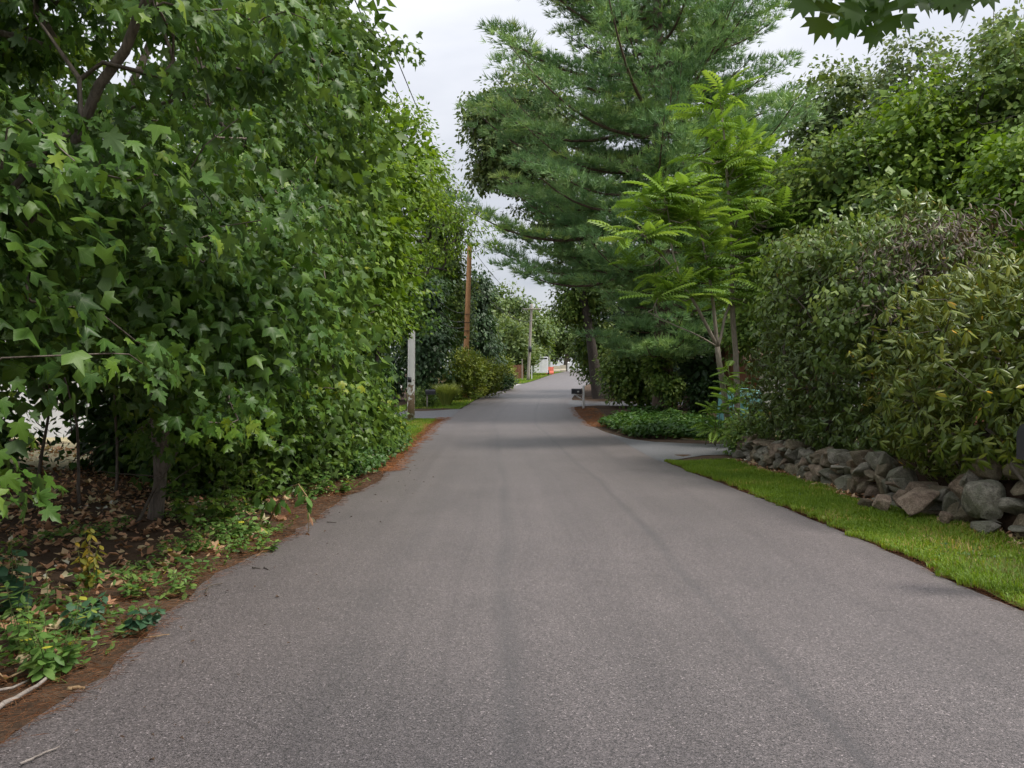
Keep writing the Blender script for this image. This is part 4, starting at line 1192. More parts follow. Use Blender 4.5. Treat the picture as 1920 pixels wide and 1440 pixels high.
broad_tree('understorey_bush', (7.5, 30.5), [(7.5, 30.5, 1.6, .75, 1.0, 1.5), (7.9, 32, 2.6, 1.2, 1.0, 1.8)], 'dark bush between the big pine trunk and the brown house', 'bush', n_tips=90, per_tip=46, partname='foliage', **dict(US, spread=.25, size=(.12, .2)))


broad_tree('understorey_tree', (8.6, 25.2), [(8.4, 25.2, 3.9, 1.3, 1.0, 1.5), (9.4, 25.5, 3.2, 1.4, 1.0, 1.4), (7.7, 26, 3.4, .8, .8, 1.0)], 'leafy tree in front of the brown house, above its fascia', 'tree', n_tips=140, per_tip=44, **dict(US, mat=M['mixed'], spread=.26, size=(.12, .2)))


# pines ------------------------------------------------------------
TUFT = [tuft(8, .8, .05, s) for s in range(5)]


def pine(name, base, hgt, r0, z0, label, reach, n_whorl=6, step=1.0, seed=3, dens=1.0, top=None, skip=None, extra=()):
    g = np.random.default_rng(seed)
    base = np.array([base[0], base[1], float(H(base[0], base[1])) - .1])
    root = empty(name, base, label, 'tree', 'pines on the right')
    topp = np.array([base[0] + (top or -.6), base[1], base[2] + hgt])
    tk = wander(base, topp, 16, .015, seed)
    tr = np.linspace(r0, .05, 16) ; tr[0] *= 1.35; tr[1] *= 1.02
    wood = MB()
    tube(wood, tk, tr, 14, jit=.07)
    P, D, Q = [], [], []
    specs = list(extra)
    z = z0
    while z < hgt - .8:
        k = n_whorl + g.integers(-1, 2)
        a0 = g.uniform(0, 6.28)
        for i in range(k):
            az = a0 + i * 6.283 / k + g.normal(0, .3)
            specs.append((z, az, reach(z, az) * g.uniform(.62, 1.15)))
        z += step * g.uniform(.8, 1.25)
    for z, az, L in specs:
        if L < .5: continue
        d = np.array([math.cos(az), math.sin(az), 0])
        zz = z + g.uniform(-.2, .2)
        st = np.array([np.interp(zz + base[2], tk[:, 2], tk[:, 0]), np.interp(zz + base[2], tk[:, 2], tk[:, 1]), zz + base[2]])
        rise = g.normal(.06, .13) + .35 * (zz / hgt) ** 2 - (.12 if zz < 5 else 0)
        s = np.linspace(0, 1, 9)
        side = np.array([-d[1], d[0], 0]) * g.normal(0, .12) * L
        pts = st + np.outer(s * L, d) + np.outer(L * (rise * s + .16 * (s ** 3) - .10 * np.sin(s * np.pi)), [0, 0, 1]) + np.outer(s ** 2, side)
        rr = np.linspace(.022 + .011 * L, .012, 9)
        tube(wood, pts, rr, 5, cap=False)
        pr = max(1, int(L * 1.75 * dens + .5))
        for q_ in range(pr):                       # flat plumes of foliage along the outer limb
            sb = np.clip(.22 + .78 * (q_ + g.uniform(.3, 1.0)) / pr, .2, 1.0) if L > 2 else g.uniform(.5, 1)
            p0 = np.array([np.interp(sb, s, pts[:, j]) for j in range(3)])
            rad = g.uniform(.5, 1.0) * (1.1 - .25 * sb) * min(1, .55 + L / 6)
            sd = np.array([-d[1], d[0], 0]) * g.normal(0, .38) * rad * 1.6
            cen = p0 + sd + np.array([0, 0, .10])
            tube(wood, np.array([p0 - d * rad * .6, (p0 + cen) / 2, cen]), [.014, .010, .006], 3, cap=False)
            m = int(53 * rad * rad * dens) + 12
            th = g.uniform(0, 6.283, m); rr_ = rad * np.sqrt(g.uniform(0, 1, m))
            lob = 1 + .28 * np.sin(3 * th + g.uniform(0, 6)) + .18 * np.sin(5 * th + g.uniform(0, 6))
            ex, ey = np.cos(th) * rr_ * lob * 1.25, np.sin(th) * rr_ * lob * .9
            dome = .27 * rad * (1 - (rr_ / rad) ** 2)
            sdn = np.array([-d[1], d[0], 0])
            pp = cen + ex[:, None] * d + ey[:, None] * sdn
            pp[:, 2] += dome * g.uniform(.2, 1.15, m) + .12 * ex - .08 * rad
            outw = unit(ex[:, None] * d + ey[:, None] * sdn + 1e-6)
            P.append(pp)
            D.append(unit(outw * (.25 + .75 * (rr_ / rad))[:, None] + np.array([0, 0, .75]) + .35 * d + g.normal(0, .25, (m, 3))))
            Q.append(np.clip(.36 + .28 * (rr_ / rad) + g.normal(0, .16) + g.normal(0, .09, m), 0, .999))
    wood.build('trunk', M['bark_pine'], root)
    P = np.concatenate(P); D = np.concatenate(D); Q = np.concatenate(Q)
    ok = P[:, 2] > H(P[:, 0], P[:, 1]) + 1.2
    if skip is not None: ok &= ~skip(P)
    P, D, Q = P[ok], D[ok], Q[ok]
    N = len(P)
    fr = frames(rng.normal(size=(N, 3)), D)
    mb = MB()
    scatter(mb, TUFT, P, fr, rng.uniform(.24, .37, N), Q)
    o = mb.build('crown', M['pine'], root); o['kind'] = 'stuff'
    print(name, 'tufts', N)
    return root


def reach1(z, az):
    left = max(0, -math.cos(az))
    base = np.interp(z, [2, 4, 8, 14, 19, 24], [3.6, 5.0, 5.7, 5.6, 5.0, 1.6])
    return base * (1 + (.26 if z > 6.3 else -.45 if z < 5.2 else -.15) * left) * (.72 if math.sin(az) < -.55 and z < 9 else 1)


pine('pine_tree', (6.1, 30.6), 25, .40, 3.0, 'big white pine with spreading tiers of branches beside the road', reach1, seed=5, dens=1.0,
     extra=[(6.6, math.pi + .25, 5.9), (7.6, math.pi - .1, 6.0), (8.8, math.pi + .3, 6.1), (6.0, math.pi + .75, 4.6), (10.0, math.pi + .1, 5.8), (5.2, math.pi + 1.15, 3.6)])
pine('pine_tree', (8.3, 35.5), 22, .30, 4.5, 'second pine behind the big one, its dark trunk showing right of it', lambda z, az: np.interp(z, [3, 8, 15, 22], [3.2, 4.0, 4.2, 1.0]), n_whorl=5, step=1.1, seed=9, dens=.8)


# ailanthus ---------------------------------------------------------
def ailanthus():
    base = np.array([5.5, 19.4, float(H(5.5, 19.4)) - .05])
    root = empty('ailanthus_tree', base, 'feathery yellow-green ailanthus with pale forked stems in front of the pine', 'tree')
    wood = MB()
    fork = at(1345, 650, 19.0)
    st = wander(base, fork, 8, .04, 2.); tube(wood, st, np.linspace(.085, .065, 8), 9)
    limbs = []
    def limb(a, b, r1, r2, seed, n=8, amp=.05):
        p = wander(a, b, n, amp, seed); tube(wood, p, np.linspace(r1, r2, n), 7); limbs.append(p); return p
    b2 = np.array([5.75, 19.7, float(H(5.75, 19.7)) - .05])
    limb(b2, at(1372, 420, 19.6), .085, .055, 3.); limb(at(1372, 420, 19.6), at(1352, 210, 19.3), .05, .018, 4.)
    limb(fork, at(1330, 520, 18.8), .055, .035, 5.); limb(at(1330, 520, 18.8), at(1300, 380, 18.5), .034, .014, 6.)
    limb(fork, at(1272, 520, 18.3), .05, .028, 7.); limb(at(1272, 520, 18.3), at(1195, 425, 17.9), .028, .012, 8.)
    limb(at(1272, 520, 18.3), at(1250, 370, 18.2), .028, .012, 9.)
    limb(at(1345, 660, 19.), at(1372, 560, 19.4), .04, .03, 10.)
    limb(at(1372, 440, 19.6), at(1440, 300, 19.8), .03, .012, 11.); limb(at(1372, 460, 19.6), at(1420, 420, 19.2), .025, .012, 12.)
    limb(fork, at(1215, 585, 18.0), .022, .010, 13., 8, .1)
    blobs = [(3.0, 17.9, 5.0, .75, .6, .35), (3.4, 18.1, 5.8, .7, .6, .35), (4.1, 18.4, 6.1, .8, .7, .35), (4.4, 18.6, 5.3, 1.0, .8, .4), (5.2, 19.2, 8.3, .5, .5, .6), (5.3, 19.2, 7.3, .9, .75, .4), (6.0, 19.5, 6.9, .9, .8, .4), (5.7, 19.4, 6.1, 1.1, .8, .4), (6.4, 19.6, 5.6, .8, .8, .5), (3.3, 18.0, 4.2, .6, .5, .3), (4.9, 19.0, 4.6, .9, .7, .4), (6.0, 19.6, 4.8, .7, .7, .4), (4.6, 18.8, 3.9, .9, .6, .3), (5.9, 19.5, 3.9, .6, .6, .4), (3.6, 18.2, 3.5, .5, .4, .25)]
    tips, dirs = sample_blobs(blobs, 125, .5)
    trunk_nodes = np.concatenate(limbs)
    for t in tips:                      # thin side shoots from the nearest limb below
        d = np.linalg.norm(trunk_nodes - t, axis=1) + .5 * np.maximum(0, trunk_nodes[:, 2] - t[2])
        a = trunk_nodes[int(np.argmin(d))]
        c = (a + t) / 2 + np.array([0, 0, -.1])
        tube(wood, np.array([a, c, t]), [.016, .012, .008], 4, cap=False)
    wood.build('trunk', M['bark_pale'], root)
    I = np.repeat(np.arange(len(tips)), 5)
    az = rng.uniform(0, 6.283, len(I)); el = rng.normal(.32, .22, len(I))
    ax = np.column_stack([np.cos(az) * np.cos(el), np.sin(az) * np.cos(el), np.sin(el)])
    ax = unit(ax + .25 * dirs[I])
    nrm = rot_jit(np.tile([0, 0, 1.0], (len(I), 1)) + .4 * dirs[I], .15)
    mb = MB()
    L = rng.uniform(.55, .95, len(I))
    scatter(mb, PIN, tips[I] + rng.normal(0, .05, (len(I), 3)), frames(nrm, ax), L, np.clip(rng.beta(2, 2, len(I)) * .8 + rng.normal(.1, .12, len(tips))[I], 0, .999))
    o = mb.build('crown', M['ailanthus'], root); o['kind'] = 'stuff'


PIN = [pinnate(10, .040, .27, .18), pinnate(9, .044, .28, .3), pinnate(11, .038, .25, .08)]
ailanthus()


def shoot_clump(name, spots, label, mat, L=(.35, .6), per=7):
    b = spots[0]
    root = empty(name, (b[0], b[1], float(H(b[0], b[1]))), label, 'bush')
    wood, mb = MB(), MB()
    for (x, y, h) in spots:
        z = float(H(x, y))
        top = np.array([x + rng.normal(0, .1), y + rng.normal(0, .1), z + h])
        tube(wood, wander((x, y, z - .03), top, 6, .05, x), np.linspace(.014, .006, 6), 5)
        n = int(per * h / .6)
        s = rng.uniform(.3, 1, n)[:, None]
        p = np.array([x, y, z]) * (1 - s) + top * s
        az = rng.uniform(0, 6.283, n); el = rng.normal(.3, .25, n)
        ax = np.column_stack([np.cos(az) * np.cos(el), np.sin(az) * np.cos(el), np.sin(el)])
        scatter(mb, PIN, p, frames(rot_jit(np.tile([0, 0, 1.], (n, 1)), .15), ax), rng.uniform(*L, n), rng.uniform(0, .8, n))
    wood.build('stem', M['stem'], root)
    o = mb.build('foliage', mat, root); o['kind'] = 'stuff'


shoot_clump('ailanthus_shoots', [(5.2, 18.9, 1.6), (4.95, 18.7, 1.1), (5.35, 18.4, 2.0), (5.0, 19.0, .9), (5.55, 18.5, 1.4), (5.2, 18.2, .7), (4.75, 18.9, .6)],
            'young ailanthus shoots with ferny leaves at the foot of the pale stems', M['ailanthus'])
broad_tree('corner_bush', (5.3, 16.9), [(5.25, 16.8, .55, .55, .6, .55), (5.0, 16.4, .4, .45, .5, .35)], 'ragged low bush at the far end of the stone wall by the driveway', 'bush',
           r0=.02, n_tips=90, per_tip=30, spread=.16, size=(.06, .10), tpls=KITE, mat=M['mixed'], bark=M['twig'], partname='foliage')


# hanging oak spray above the camera's right
def oak_spray():
    base = np.array([5.4, .6, float(H(5.4, .6)) - .05])
    root = empty('red_oak', base, 'red oak whose pointed dark leaves hang into the top right corner', 'tree')
    wood = MB()
    tube(wood, wander(base, (5.0, .7, 7.5), 10, .03, 1.), np.linspace(.24, .15, 10), 12, jit=.05)
    n1 = wander((5.1, .7, 4.2), (1.55, 2.85, 3.22), 9, .04, 2.); tube(wood, n1, np.linspace(.05, .008, 9), 6)
    n2 = wander((3.4, 1.8, 3.7), (2.05, 2.9, 3.3), 6, .04, 3.); tube(wood, n2, np.linspace(.016, .006, 6), 5)
    pos, ax = [], []
    for (px, py, Y, tx, ty) in [(1530, -45, 2.9, -.5, -.9), (1565, -40, 2.8, -.25, -1), (1600, -62, 2.75, .0, -1), (1625, -40, 2.85, -.15, -1), (1650, -70, 2.8, .1, -1), (1690, -45, 2.75, .2, -1), (1660, -25, 2.95, -.1, -1),
                               (1700, -60, 2.9, .35, -1), (1600, -30, 3.0, -.3, -1), (1560, -70, 2.7, -.6, -.8), (1735, -70, 2.8, .5, -.9), (1770, -80, 2.7, 0, -1), (1805, -78, 2.8, -.2, -1), (1840, -62, 2.8, .05, -1), (1822, -80, 2.9, .3, -1), (1870, -95, 2.8, .3, -1),
                               (1640, -20, 2.85, .3, -.9), (1545, -65, 3.0, -.8, -.7), (1785, -65, 2.9, -.5, -1), (1680, -90, 2.7, 0, -1)]:
        pos.append(at(px, py, Y)); ax.append((tx, rng.normal(-.15, .3), ty))
    pos = np.array(pos); ax = unit(np.array(ax))
    tw = np.array(n1.tolist() + n2.tolist())
    for p in pos:
        a = tw[int(np.argmin(np.linalg.norm(tw - p, axis=1)))]
        tube(wood, np.array([a, (a + p) / 2 + [0, 0, .03], p]), [.005, .004, .002], 4, cap=False)
    wood.build('trunk', M['bark_dark'], root)
    nrm = rot_jit(np.tile([0, -.8, .5], (len(pos), 1)), .35)
    s = rng.uniform(.18, .24, len(pos))
    leaf_objects(root, 'leaf', 'oakn', OAKN, M['oak_near'], pos, frames(nrm, ax), np.column_stack([s * .92, s, s]), rng.uniform(0, 1, len(pos)), np.zeros(len(pos), int))
    # the rest of the crown overhead, out of the picture
    tips, dirs = sample_blobs([(5, .5, 7.5, 3.0, 3.0, 2.0)], 120, .5)
    I = np.repeat(np.arange(len(tips)), 18)
    p = tips[I] + rng.normal(0, .35, (len(I), 3))
    mb = MB(); scatter(mb, KITE, p, frames(rot_jit(np.tile([0, 0, 1.], (len(I), 1)), .5), rng.normal(size=(len(I), 3))), rng.uniform(.14, .2, len(I)), rng.uniform(0, 1, len(I)))
    o = mb.build('crown', M['oak_near'], root); o['kind'] = 'stuff'


oak_spray()

# far woods that read as one mass, both sides
mb = MB()
cl = []
for i in range(150):
    a = rng.uniform(0, 1)
    y = rng.uniform(75, 190)
    sgn = rng.choice([-1, 1])
    x = (Ledge(y) - rng.uniform(12, 95)) if sgn < 0 else (Redge(y) + rng.uniform(10, 95))
    cl.append((x, y, float(H(x, y)) + rng.uniform(3, 8), rng.uniform(3, 5), rng.uniform(3, 5), rng.uniform(4, 6.5)))
for i in range(26):
    x = rng.uniform(-40, 70); y = rng.uniform(200, 230)
    cl.append((x, y, float(H(x, y)) + rng.uniform(4, 9), 6, 5, 7))
tips, dirs = sample_blobs(cl, 1700, .3)
I = np.repeat(np.arange(len(tips)), 11)
p = tips[I] + rng.normal(0, .8, (len(I), 3))
scatter(mb, KITE, p, frames(rot_jit(dirs[I] + np.array([0, 0, .7]), .4), rng.normal(size=(len(I), 3)) - np.array([0, 0, .5])), rng.uniform(.8, 1.4, len(I)), np.clip(rng.beta(2, 2, len(I)) + rng.normal(0, .15, len(tips))[I], 0, .999))
tag(mb.build('distant_woods', M['far_green']), 'distant green woods closing the view beyond the road', 'woods', kind='stuff')

# ------------------------------------------------------------------ dry stone wall
def stone_meshes():
    """angular fieldstones: hulls of a few points, the first four rounder"""
    out = []
    for k in range(20):
        g = np.random.default_rng(100 + k)
        n = 30 if k < 4 else int(g.integers(11, 19))
        P = unit(g.normal(size=(n, 3)))
        P = np.sign(P) * np.abs(P) ** (.7 if k < 4 else .55)
        P *= g.uniform(.8, 1.0, (n, 1))
        bm = bmesh.new()
        for p in P: bm.verts.new(p)
        bmesh.ops.convex_hull(bm, input=bm.verts)
        for v in [v for v in bm.verts if not v.link_faces]: bm.verts.remove(v)
        if True:
            bmesh.ops.bevel(bm, geom=list(bm.edges), offset=.10 if k < 4 else .07, segments=1, affect='EDGES', profile=.5)
        bmesh.ops.triangulate(bm, faces=bm.faces)
        bm.verts.index_update()
        V = np.array([v.co[:] for v in bm.verts]); F = np.array([[v.index for v in f.verts] for f in bm.faces])
        bm.free()
        V = V - (V.max(0) + V.min(0)) / 2
        V /= np.abs(V).max(0)
        out.append((V * .5, F))
    return out


ST = stone_meshes()
_stone_cache = {}


def stone(parent, c, s, rot, k, mat, smooth=True):
    key = (k, mat.name, smooth)
    if key not in _stone_cache:
        _stone_cache[key] = MB().add(*ST[k]).mesh('stone', mat, smooth)
    o = bpy.data.objects.new('stone', _stone_cache[key])
    COL.objects.link(o)
    o.parent = parent
    o.location = [float(a - b) for a, b in zip(c, parent.location)]
    o.scale = [float(x) for x in s]
    o.rotation_euler = [float(x) for x in rot]
    return o


WP = np.array([(5.75, 4.2), (5.5, 6.4), (5.18, 7.9), (4.98, 8.9), (4.88, 10.2), (4.86, 12), (4.9, 14), (4.88, 16.2)])
WL = np.concatenate([[0], np.cumsum(np.linalg.norm(np.diff(WP, axis=0), axis=1))])


def wall_at(s):
    x = np.interp(s, WL, WP[:, 0]); y = np.interp(s, WL, WP[:, 1])
    x2 = np.interp(s + .05, WL, WP[:, 0]); y2 = np.interp(s + .05, WL, WP[:, 1])
    if s + .05 > WL[-1]:
        x2, y2 = x, y + .05
    return x, y, math.atan2(y2 - y, x2 - x)


wall = empty('stone_wall', (4.9, 10.2, float(H(4.7, 10.2))), 'low dry wall of rough fieldstones under the rhododendrons, partly collapsed', 'wall')
g = np.random.default_rng(21)
front = lambda y: float(H(Redge(y) + 1.2, y))        # verge level in front of the wall
for layer in range(4):
    s = .1 + .13 * layer
    while s < WL[-1]:
        x, y, a = wall_at(s)
        big = 1.0 if y < 11 else (.88 if y < 14 else .72)
        L = g.uniform(.16, .36) * big
        gap = 8.55 < y < 9.7                           # collapsed stretch
        h0 = [0, .15, .29, .41][layer] * big
        hh = g.uniform(.17, .25) * big
        ok = not (7.75 < y < 8.5 and layer < 3)        # the big boulder stands here
        if gap and layer > 1: ok = False
        if layer == 3 and g.uniform() < .35: ok = False
        if ok:
            nx, ny = -math.sin(a), math.cos(a)         # towards the road (-x)
            off = g.normal(0, .035) - .02 * layer
            m = g.choice(['stone_grey', 'stone_brown', 'stone_red'], p=[.52, .33, .15])
            stone(wall, (x + nx * off, y + ny * off, front(y) + h0 + hh * .42), (L * 1.2, g.uniform(.34, .46), hh * 1.26),
                  (g.normal(0, .3), g.normal(0, .35), a + g.normal(0, .35)), int(g.integers(4, 20)), M[m], False)
        s += L * .93
# named boulders seen in the photograph
def wall_stone(px, py, Y, s, rot, k, mat, smooth=True):
    stone(wall, at(px, py, Y), s, rot, k, M[mat], False)


wall_stone(1838, 930, 8.15, (.54, .44, .50), (.05, .06, 1.2), 2, 'stone_grey')
wall_stone(1908, 935, 7.9, (.36, .34, .34), (.1, .2, .5), 7, 'stone_grey')
wall_stone(1900, 880, 8.0, (.34, .3, .22), (.1, .1, .9), 1, 'stone_brown')
wall_stone(1850, 878, 8.3, (.34, .3, .24), (.2, .1, 1.1), 4, 'stone_brown')
wall_stone(1722, 950, 8.75, (.78, .5, .27), (.12, -.30, .35), 5, 'stone_red', False)
wall_stone(1772, 968, 8.3, (.15, .15, .15), (.3, .2, .7), 2, 'stone_red', False)
wall_stone(1850, 990, 7.85, (.26, .2, .13), (.1, -.15, .2), 9, 'stone_grey', False)
wall_stone(1912, 1000, 7.6, (.2, .2, .14), (.2, .1, .7), 11, 'stone_grey', False)
wall_stone(1690, 935, 9.05, (.17, .16, .22), (.2, .3, .4), 6, 'stone_red', False)
wall_stone(1655, 942, 9.2, (.26, .2, .17), (.3, -.2, .9), 8, 'stone_red', False)
wall_stone(1725, 918, 9.2, (.30, .24, .16), (.3, .25, .2), 12, 'stone_red', False)
wall_stone(1760, 925, 9.0, (.30, .24, .14), (.1, -.25, .6), 13, 'stone_brown', False)
wall_stone(1680, 905, 9.5, (.32, .26, .14), (.1, .15, .6), 10, 'stone_red', False)
wall_stone(1625, 945, 9.4, (.16, .15, .12), (.1, .3, .6), 14, 'stone_brown', False)
# earth packed behind the stones
mb = MB()
n = 40
V = []
for i in range(n):
    s = WL[-1] * i / (n - 1)
    x, y, a = wall_at(s)
    z = front(y)
    hgt = .5 * (1 if y < 11 else .8) * (.55 if 8.5 < y < 9.8 else 1)
    for (dx, dz) in ((.02, -.1), (.05, hgt * .8), (.25, hgt), (.9, hgt + .02)):
        V.append((x + dx, y, z + dz))
f = [(i * 4 + j, i * 4 + j + 1, i * 4 + j + 5, i * 4 + j + 4) for i in range(n - 1) for j in range(3)]
mb.add(V, f).build('earth_bank', M['soil'], wall)

# ------------------------------------------------------------------ utility poles and wires
def pole(px_base, Y, top, r0, r1, mat, label):
    X = (px_base - 960) / FPX * Y
    z = float(H(X, Y)) - .1
    root = empty('utility_pole', (X, Y, z + .1), label, 'utility pole', 'utility poles along the left side')
    mb = MB()
    P = wander((X, Y, z), top, 14, .002, Y)
    tube(mb, P, np.linspace(r0, r1, 14), 14, jit=.015)
    mb.build('shaft', mat, root)
    return root, np.asarray(top, float)


def hardware(root, c, w, axis='x'):
    mb = MB(); box(mb, c, (w, .09, .11), bev=.012); mb.build('crossarm', M['pole_grey'], root)
    for k in (-.45, -.15, .15, .45):
        m2 = MB(); p = np.array(c) + [k * w, 0, .055]
        tube(m2, [p, p + [0, 0, .05], p + [0, 0, .06], p + [0, 0, .12], p + [0, 0, .15]], [.018, .018, .04, .045, .02], 8)
        m2.build('insulator', M['metal_dark'], root)


p1, t1 = pole(770, 29, (-3.72, 29, 10.2), .145, .11, M['pole_white'], 'utility pole with flaking white coat and brown foot, half hidden by the creeper')
hardware(p1, (-3.3, 28.85, 9.55), 1.7)
p2, t2 = pole(871, 46, at(881, 458, 46), .185, .13, M['pole_red'], 'bare reddish-brown utility pole leaning slightly above the golden shrub')
p3, t3 = pole(990, 75, at(997, 570, 75), .16, .12, M['pole_grey'], 'pale grey utility pole at the bend, beside the white trailer')
hardware(p3, t3 + np.array([0, -.14, -.5]), 1.8)
# transformer can and meter on the grey pole
mb = MB(); c = at(994, 655, 74.7)
tube(mb, [c - [0, 0, .28], c - [0, 0, .26], c + [0, 0, .26], c + [0, 0, .32]], [.10, .15, .15, .06], 12)
mb.build('transformer', M['metal_dark'], p3)
# step bolts and brackets on the reddish pole
for zz in (4.6, 5.1, 5.6):
    mb = MB(); c = np.array([-2.84 + .02 * zz, 45.8, zz]); tube(mb, [c + [-.25, 0, 0], c + [.25, 0, 0]], .02, 6); mb.build('bracket', M['metal_dark'], p2)
mb = MB(); c = at(768, 712, 28.78); box(mb, c, (.14, .02, .2)); mb.build('tag_plate', M['metal_dark'], p1)


def wire(a, b, sag, r, label, n=26):
    a, b = np.asarray(a, float), np.asarray(b, float)
    s = np.linspace(0, 1, n)
    P = a + np.outer(s, b - a); P[:, 2] -= sag * 4 * s * (1 - s)
    mb = MB(); tube(mb, P, r, 5)
    tag(mb.build('overhead_wire', M['wire'], origin=P[0]), label, 'wire', 'overhead wires')


wire((-2.62, 28.85, 9.72), (-2.9, -14, 9.8), .8, .012, 'overhead wire nearest the road, running overhead from the white-coated pole')
wire((-2.95, 28.85, 9.72), (-3.2, -14, 9.8), .9, .012, 'second overhead wire in from the road, above the left maples')
wire((-3.5, 28.85, 8.0), (-3.0, -14, 8.2), .7, .03, 'thick black cable strung below the overhead wires on the left')
wire((-2.62, 28.85, 9.72), t2 + [.1, 0, -.1], .5, .012, 'overhead wire between the white-coated pole and the reddish pole')
wire(t2 + [.05, 0, -.15], t3 + [0, 0, -.3], .6, .016, 'upper wire from the reddish pole to the grey pole')
wire(t2 + [.05, 0, -2.0], t3 + [0, 0, -1.6], .9, .02, 'lower cable from the reddish pole to the grey pole')
wire(at(872, 585, 46), at(820, 560, 34), .25, .016, 'topmost of three service cables sagging left from the reddish pole')
wire(at(872, 600, 46), at(820, 580, 34), .3, .016, 'middle of three service cables sagging left from the reddish pole')
wire(at(872, 612, 46), at(822, 600, 34), .22, .02, 'lowest of three service cables sagging left from the reddish pole')

# ------------------------------------------------------------------ mailboxes
def mailbox(c, L, w, h, face, label, body_mat, post=None, post_mat=None, brace=0, plate=False, flag=True):
    """rural box: c = centre of its base, face = unit direction (x) the door looks to"""
    zg = float(H(post[0], c[1]))
    root = empty('mailbox', (post[0], c[1], zg), label, 'mailbox', 'roadside mailboxes')
    mb = MB()
    n = 9
    sec = [(-w / 2, 0)] + [(-w / 2 * math.cos(t), h - w / 2 + w / 2 * math.sin(t)) for t in np.linspace(0, np.pi, n)] + [(w / 2, 0)]
    sec = np.array(sec)
    m = len(sec)
    V = []
    for xx in (-L / 2, L / 2):
        V += [(c[0] + xx * face, c[1] + a, c[2] + b) for a, b in sec]
    f = [(i, (i + 1) % m, (i + 1) % m + m, i + m) for i in range(m)]
    V += [(c[0] - L / 2 * face, c[1], c[2] + h * .5), (c[0] + L / 2 * face, c[1], c[2] + h * .5)]
    mb.add(V, f)
    mb.f.append(np.array([(2 * m, (i + 1) % m, i) for i in range(m)] + [(2 * m + 1, i + m, (i + 1) % m + m) for i in range(m)]))
    mb.build('box', body_mat, root, smooth=False)
    d = MB()                                           # door with a rim
    V = []
    for xx, k in ((L / 2 + .004, 1.04), (L / 2 + .018, 1.04)):
        V += [(c[0] + xx * face, c[1] + a * k, c[2] + (b - h / 2) * k + h / 2) for a, b in sec]
    V.append((c[0] + (L / 2 + .02) * face, c[1], c[2] + h * .5))
    d.add(V, f)
    d.f.append(np.array([(2 * m, i + m, (i + 1) % m + m) for i in range(m)]))
    door = d.build('door', body_mat, root, smooth=False)
    k = MB(); tube(k, [(c[0] + (L / 2 + .02) * face, c[1] - .02, c[2] + h * .86), (c[0] + (L / 2 + .045) * face, c[1], c[2] + h * .9), (c[0] + (L / 2 + .02) * face, c[1] + .02, c[2] + h * .86)], .008, 6)
    k.build('handle', M['metal_dark'], door)
    pm = MB(); pw = post[2]
    box(pm, (post[0], c[1], (zg - .05 + post[1]) / 2), (pw, pw, post[1] - zg + .05), bev=.008)
    pm.build('post', post_mat, root)
    if brace:
        b_ = MB()
        box(b_, (c[0], c[1], c[2] - .045), (L * .95, .07, .05)); b_.build('arm', post_mat, root)
        s_ = MB(); tube(s_, [(post[0], c[1], c[2] - .32), (c[0] - .05 * face * -1, c[1], c[2] - .06)], .03, 4); s_.build('brace', post_mat, root)
    if plate:
        q = MB(); box(q, (c[0] + .06 * -face, c[1] - w / 2 - .004, c[2] + h * .42), (.09, .004, .07)); q.build('number_plate', M['plaque'], root)
    if flag:
        q = MB(); box(q, (c[0] + .08 * face, c[1] - w / 2 - .006, c[2] + h * .72), (.12, .005, .03)); q.build('flag', M['metal_dark'], root)
    return root


mailbox((-3.93, 37, .96), .46, .2, .25, 1, 'black mailbox on a thin grey post by the left driveway', M['metal_dark'], (-4.08, .96, .07), M['pole_grey'], flag=False)
mailbox((3.12, 37, 1.0), .48, .2, .25, -1, 'black mailbox on a braced white post at the right road edge', M['metal_dark'], (3.44, 1.4, .10), M['white'], brace=1, plate=True)
mailbox((4.01, 5.6, 1.03), .5, .2, .26, -1, 'glossy dark mailbox cut off by the right edge of the picture', M['metal_gloss'], (4.16, 1.03, .1), M['pole_grey'], flag=False)

# ------------------------------------------------------------------ buildings half hidden by leaves
def boxpart(name, c, s, mat, parent, bev=0.0, rz=0.0):
    m_ = MB(); box(m_, c, s, rz, bev); return m_.build(name, mat, parent, smooth=False)


def gable(name, x0, x1, y0, y1, z0, z1, over, mat, parent, ridge='x', th=.12):
    m_ = MB()
    if ridge == 'x':
        ym = (y0 + y1) / 2
        for (ya, yb) in ((y0 - over, ym), (y1 + over, ym)):
            za = z0 - over * (z1 - z0) / (ym - y0)
            V = [(x0 - over, ya, za), (x1 + over, ya, za), (x1 + over, yb, z1), (x0 - over, yb, z1)]
            V += [(a, b, c + th) for a, b, c in V]
            m_.add(V, [(0, 1, 2, 3), (4, 5, 6, 7), (0, 1, 5, 4), (1, 2, 6, 5), (2, 3, 7, 6), (3, 0, 4, 7)])
    else:
        xm = (x0 + x1) / 2
        for (xa, xb) in ((x0 - over, xm), (x1 + over, xm)):
            za = z0 - over * (z1 - z0) / (xm - x0)
            V = [(xa, y0 - over, za), (xa, y1 + over, za), (xb, y1 + over, z1), (xb, y0 - over, z1)]
            V += [(a, b, c + th) for a, b, c in V]
            m_.add(V, [(0, 1, 2, 3), (4, 5, 6, 7), (0, 1, 5, 4), (1, 2, 6, 5), (2, 3, 7, 6), (3, 0, 4, 7)])
    return m_.build(name, mat, parent, smooth=False)


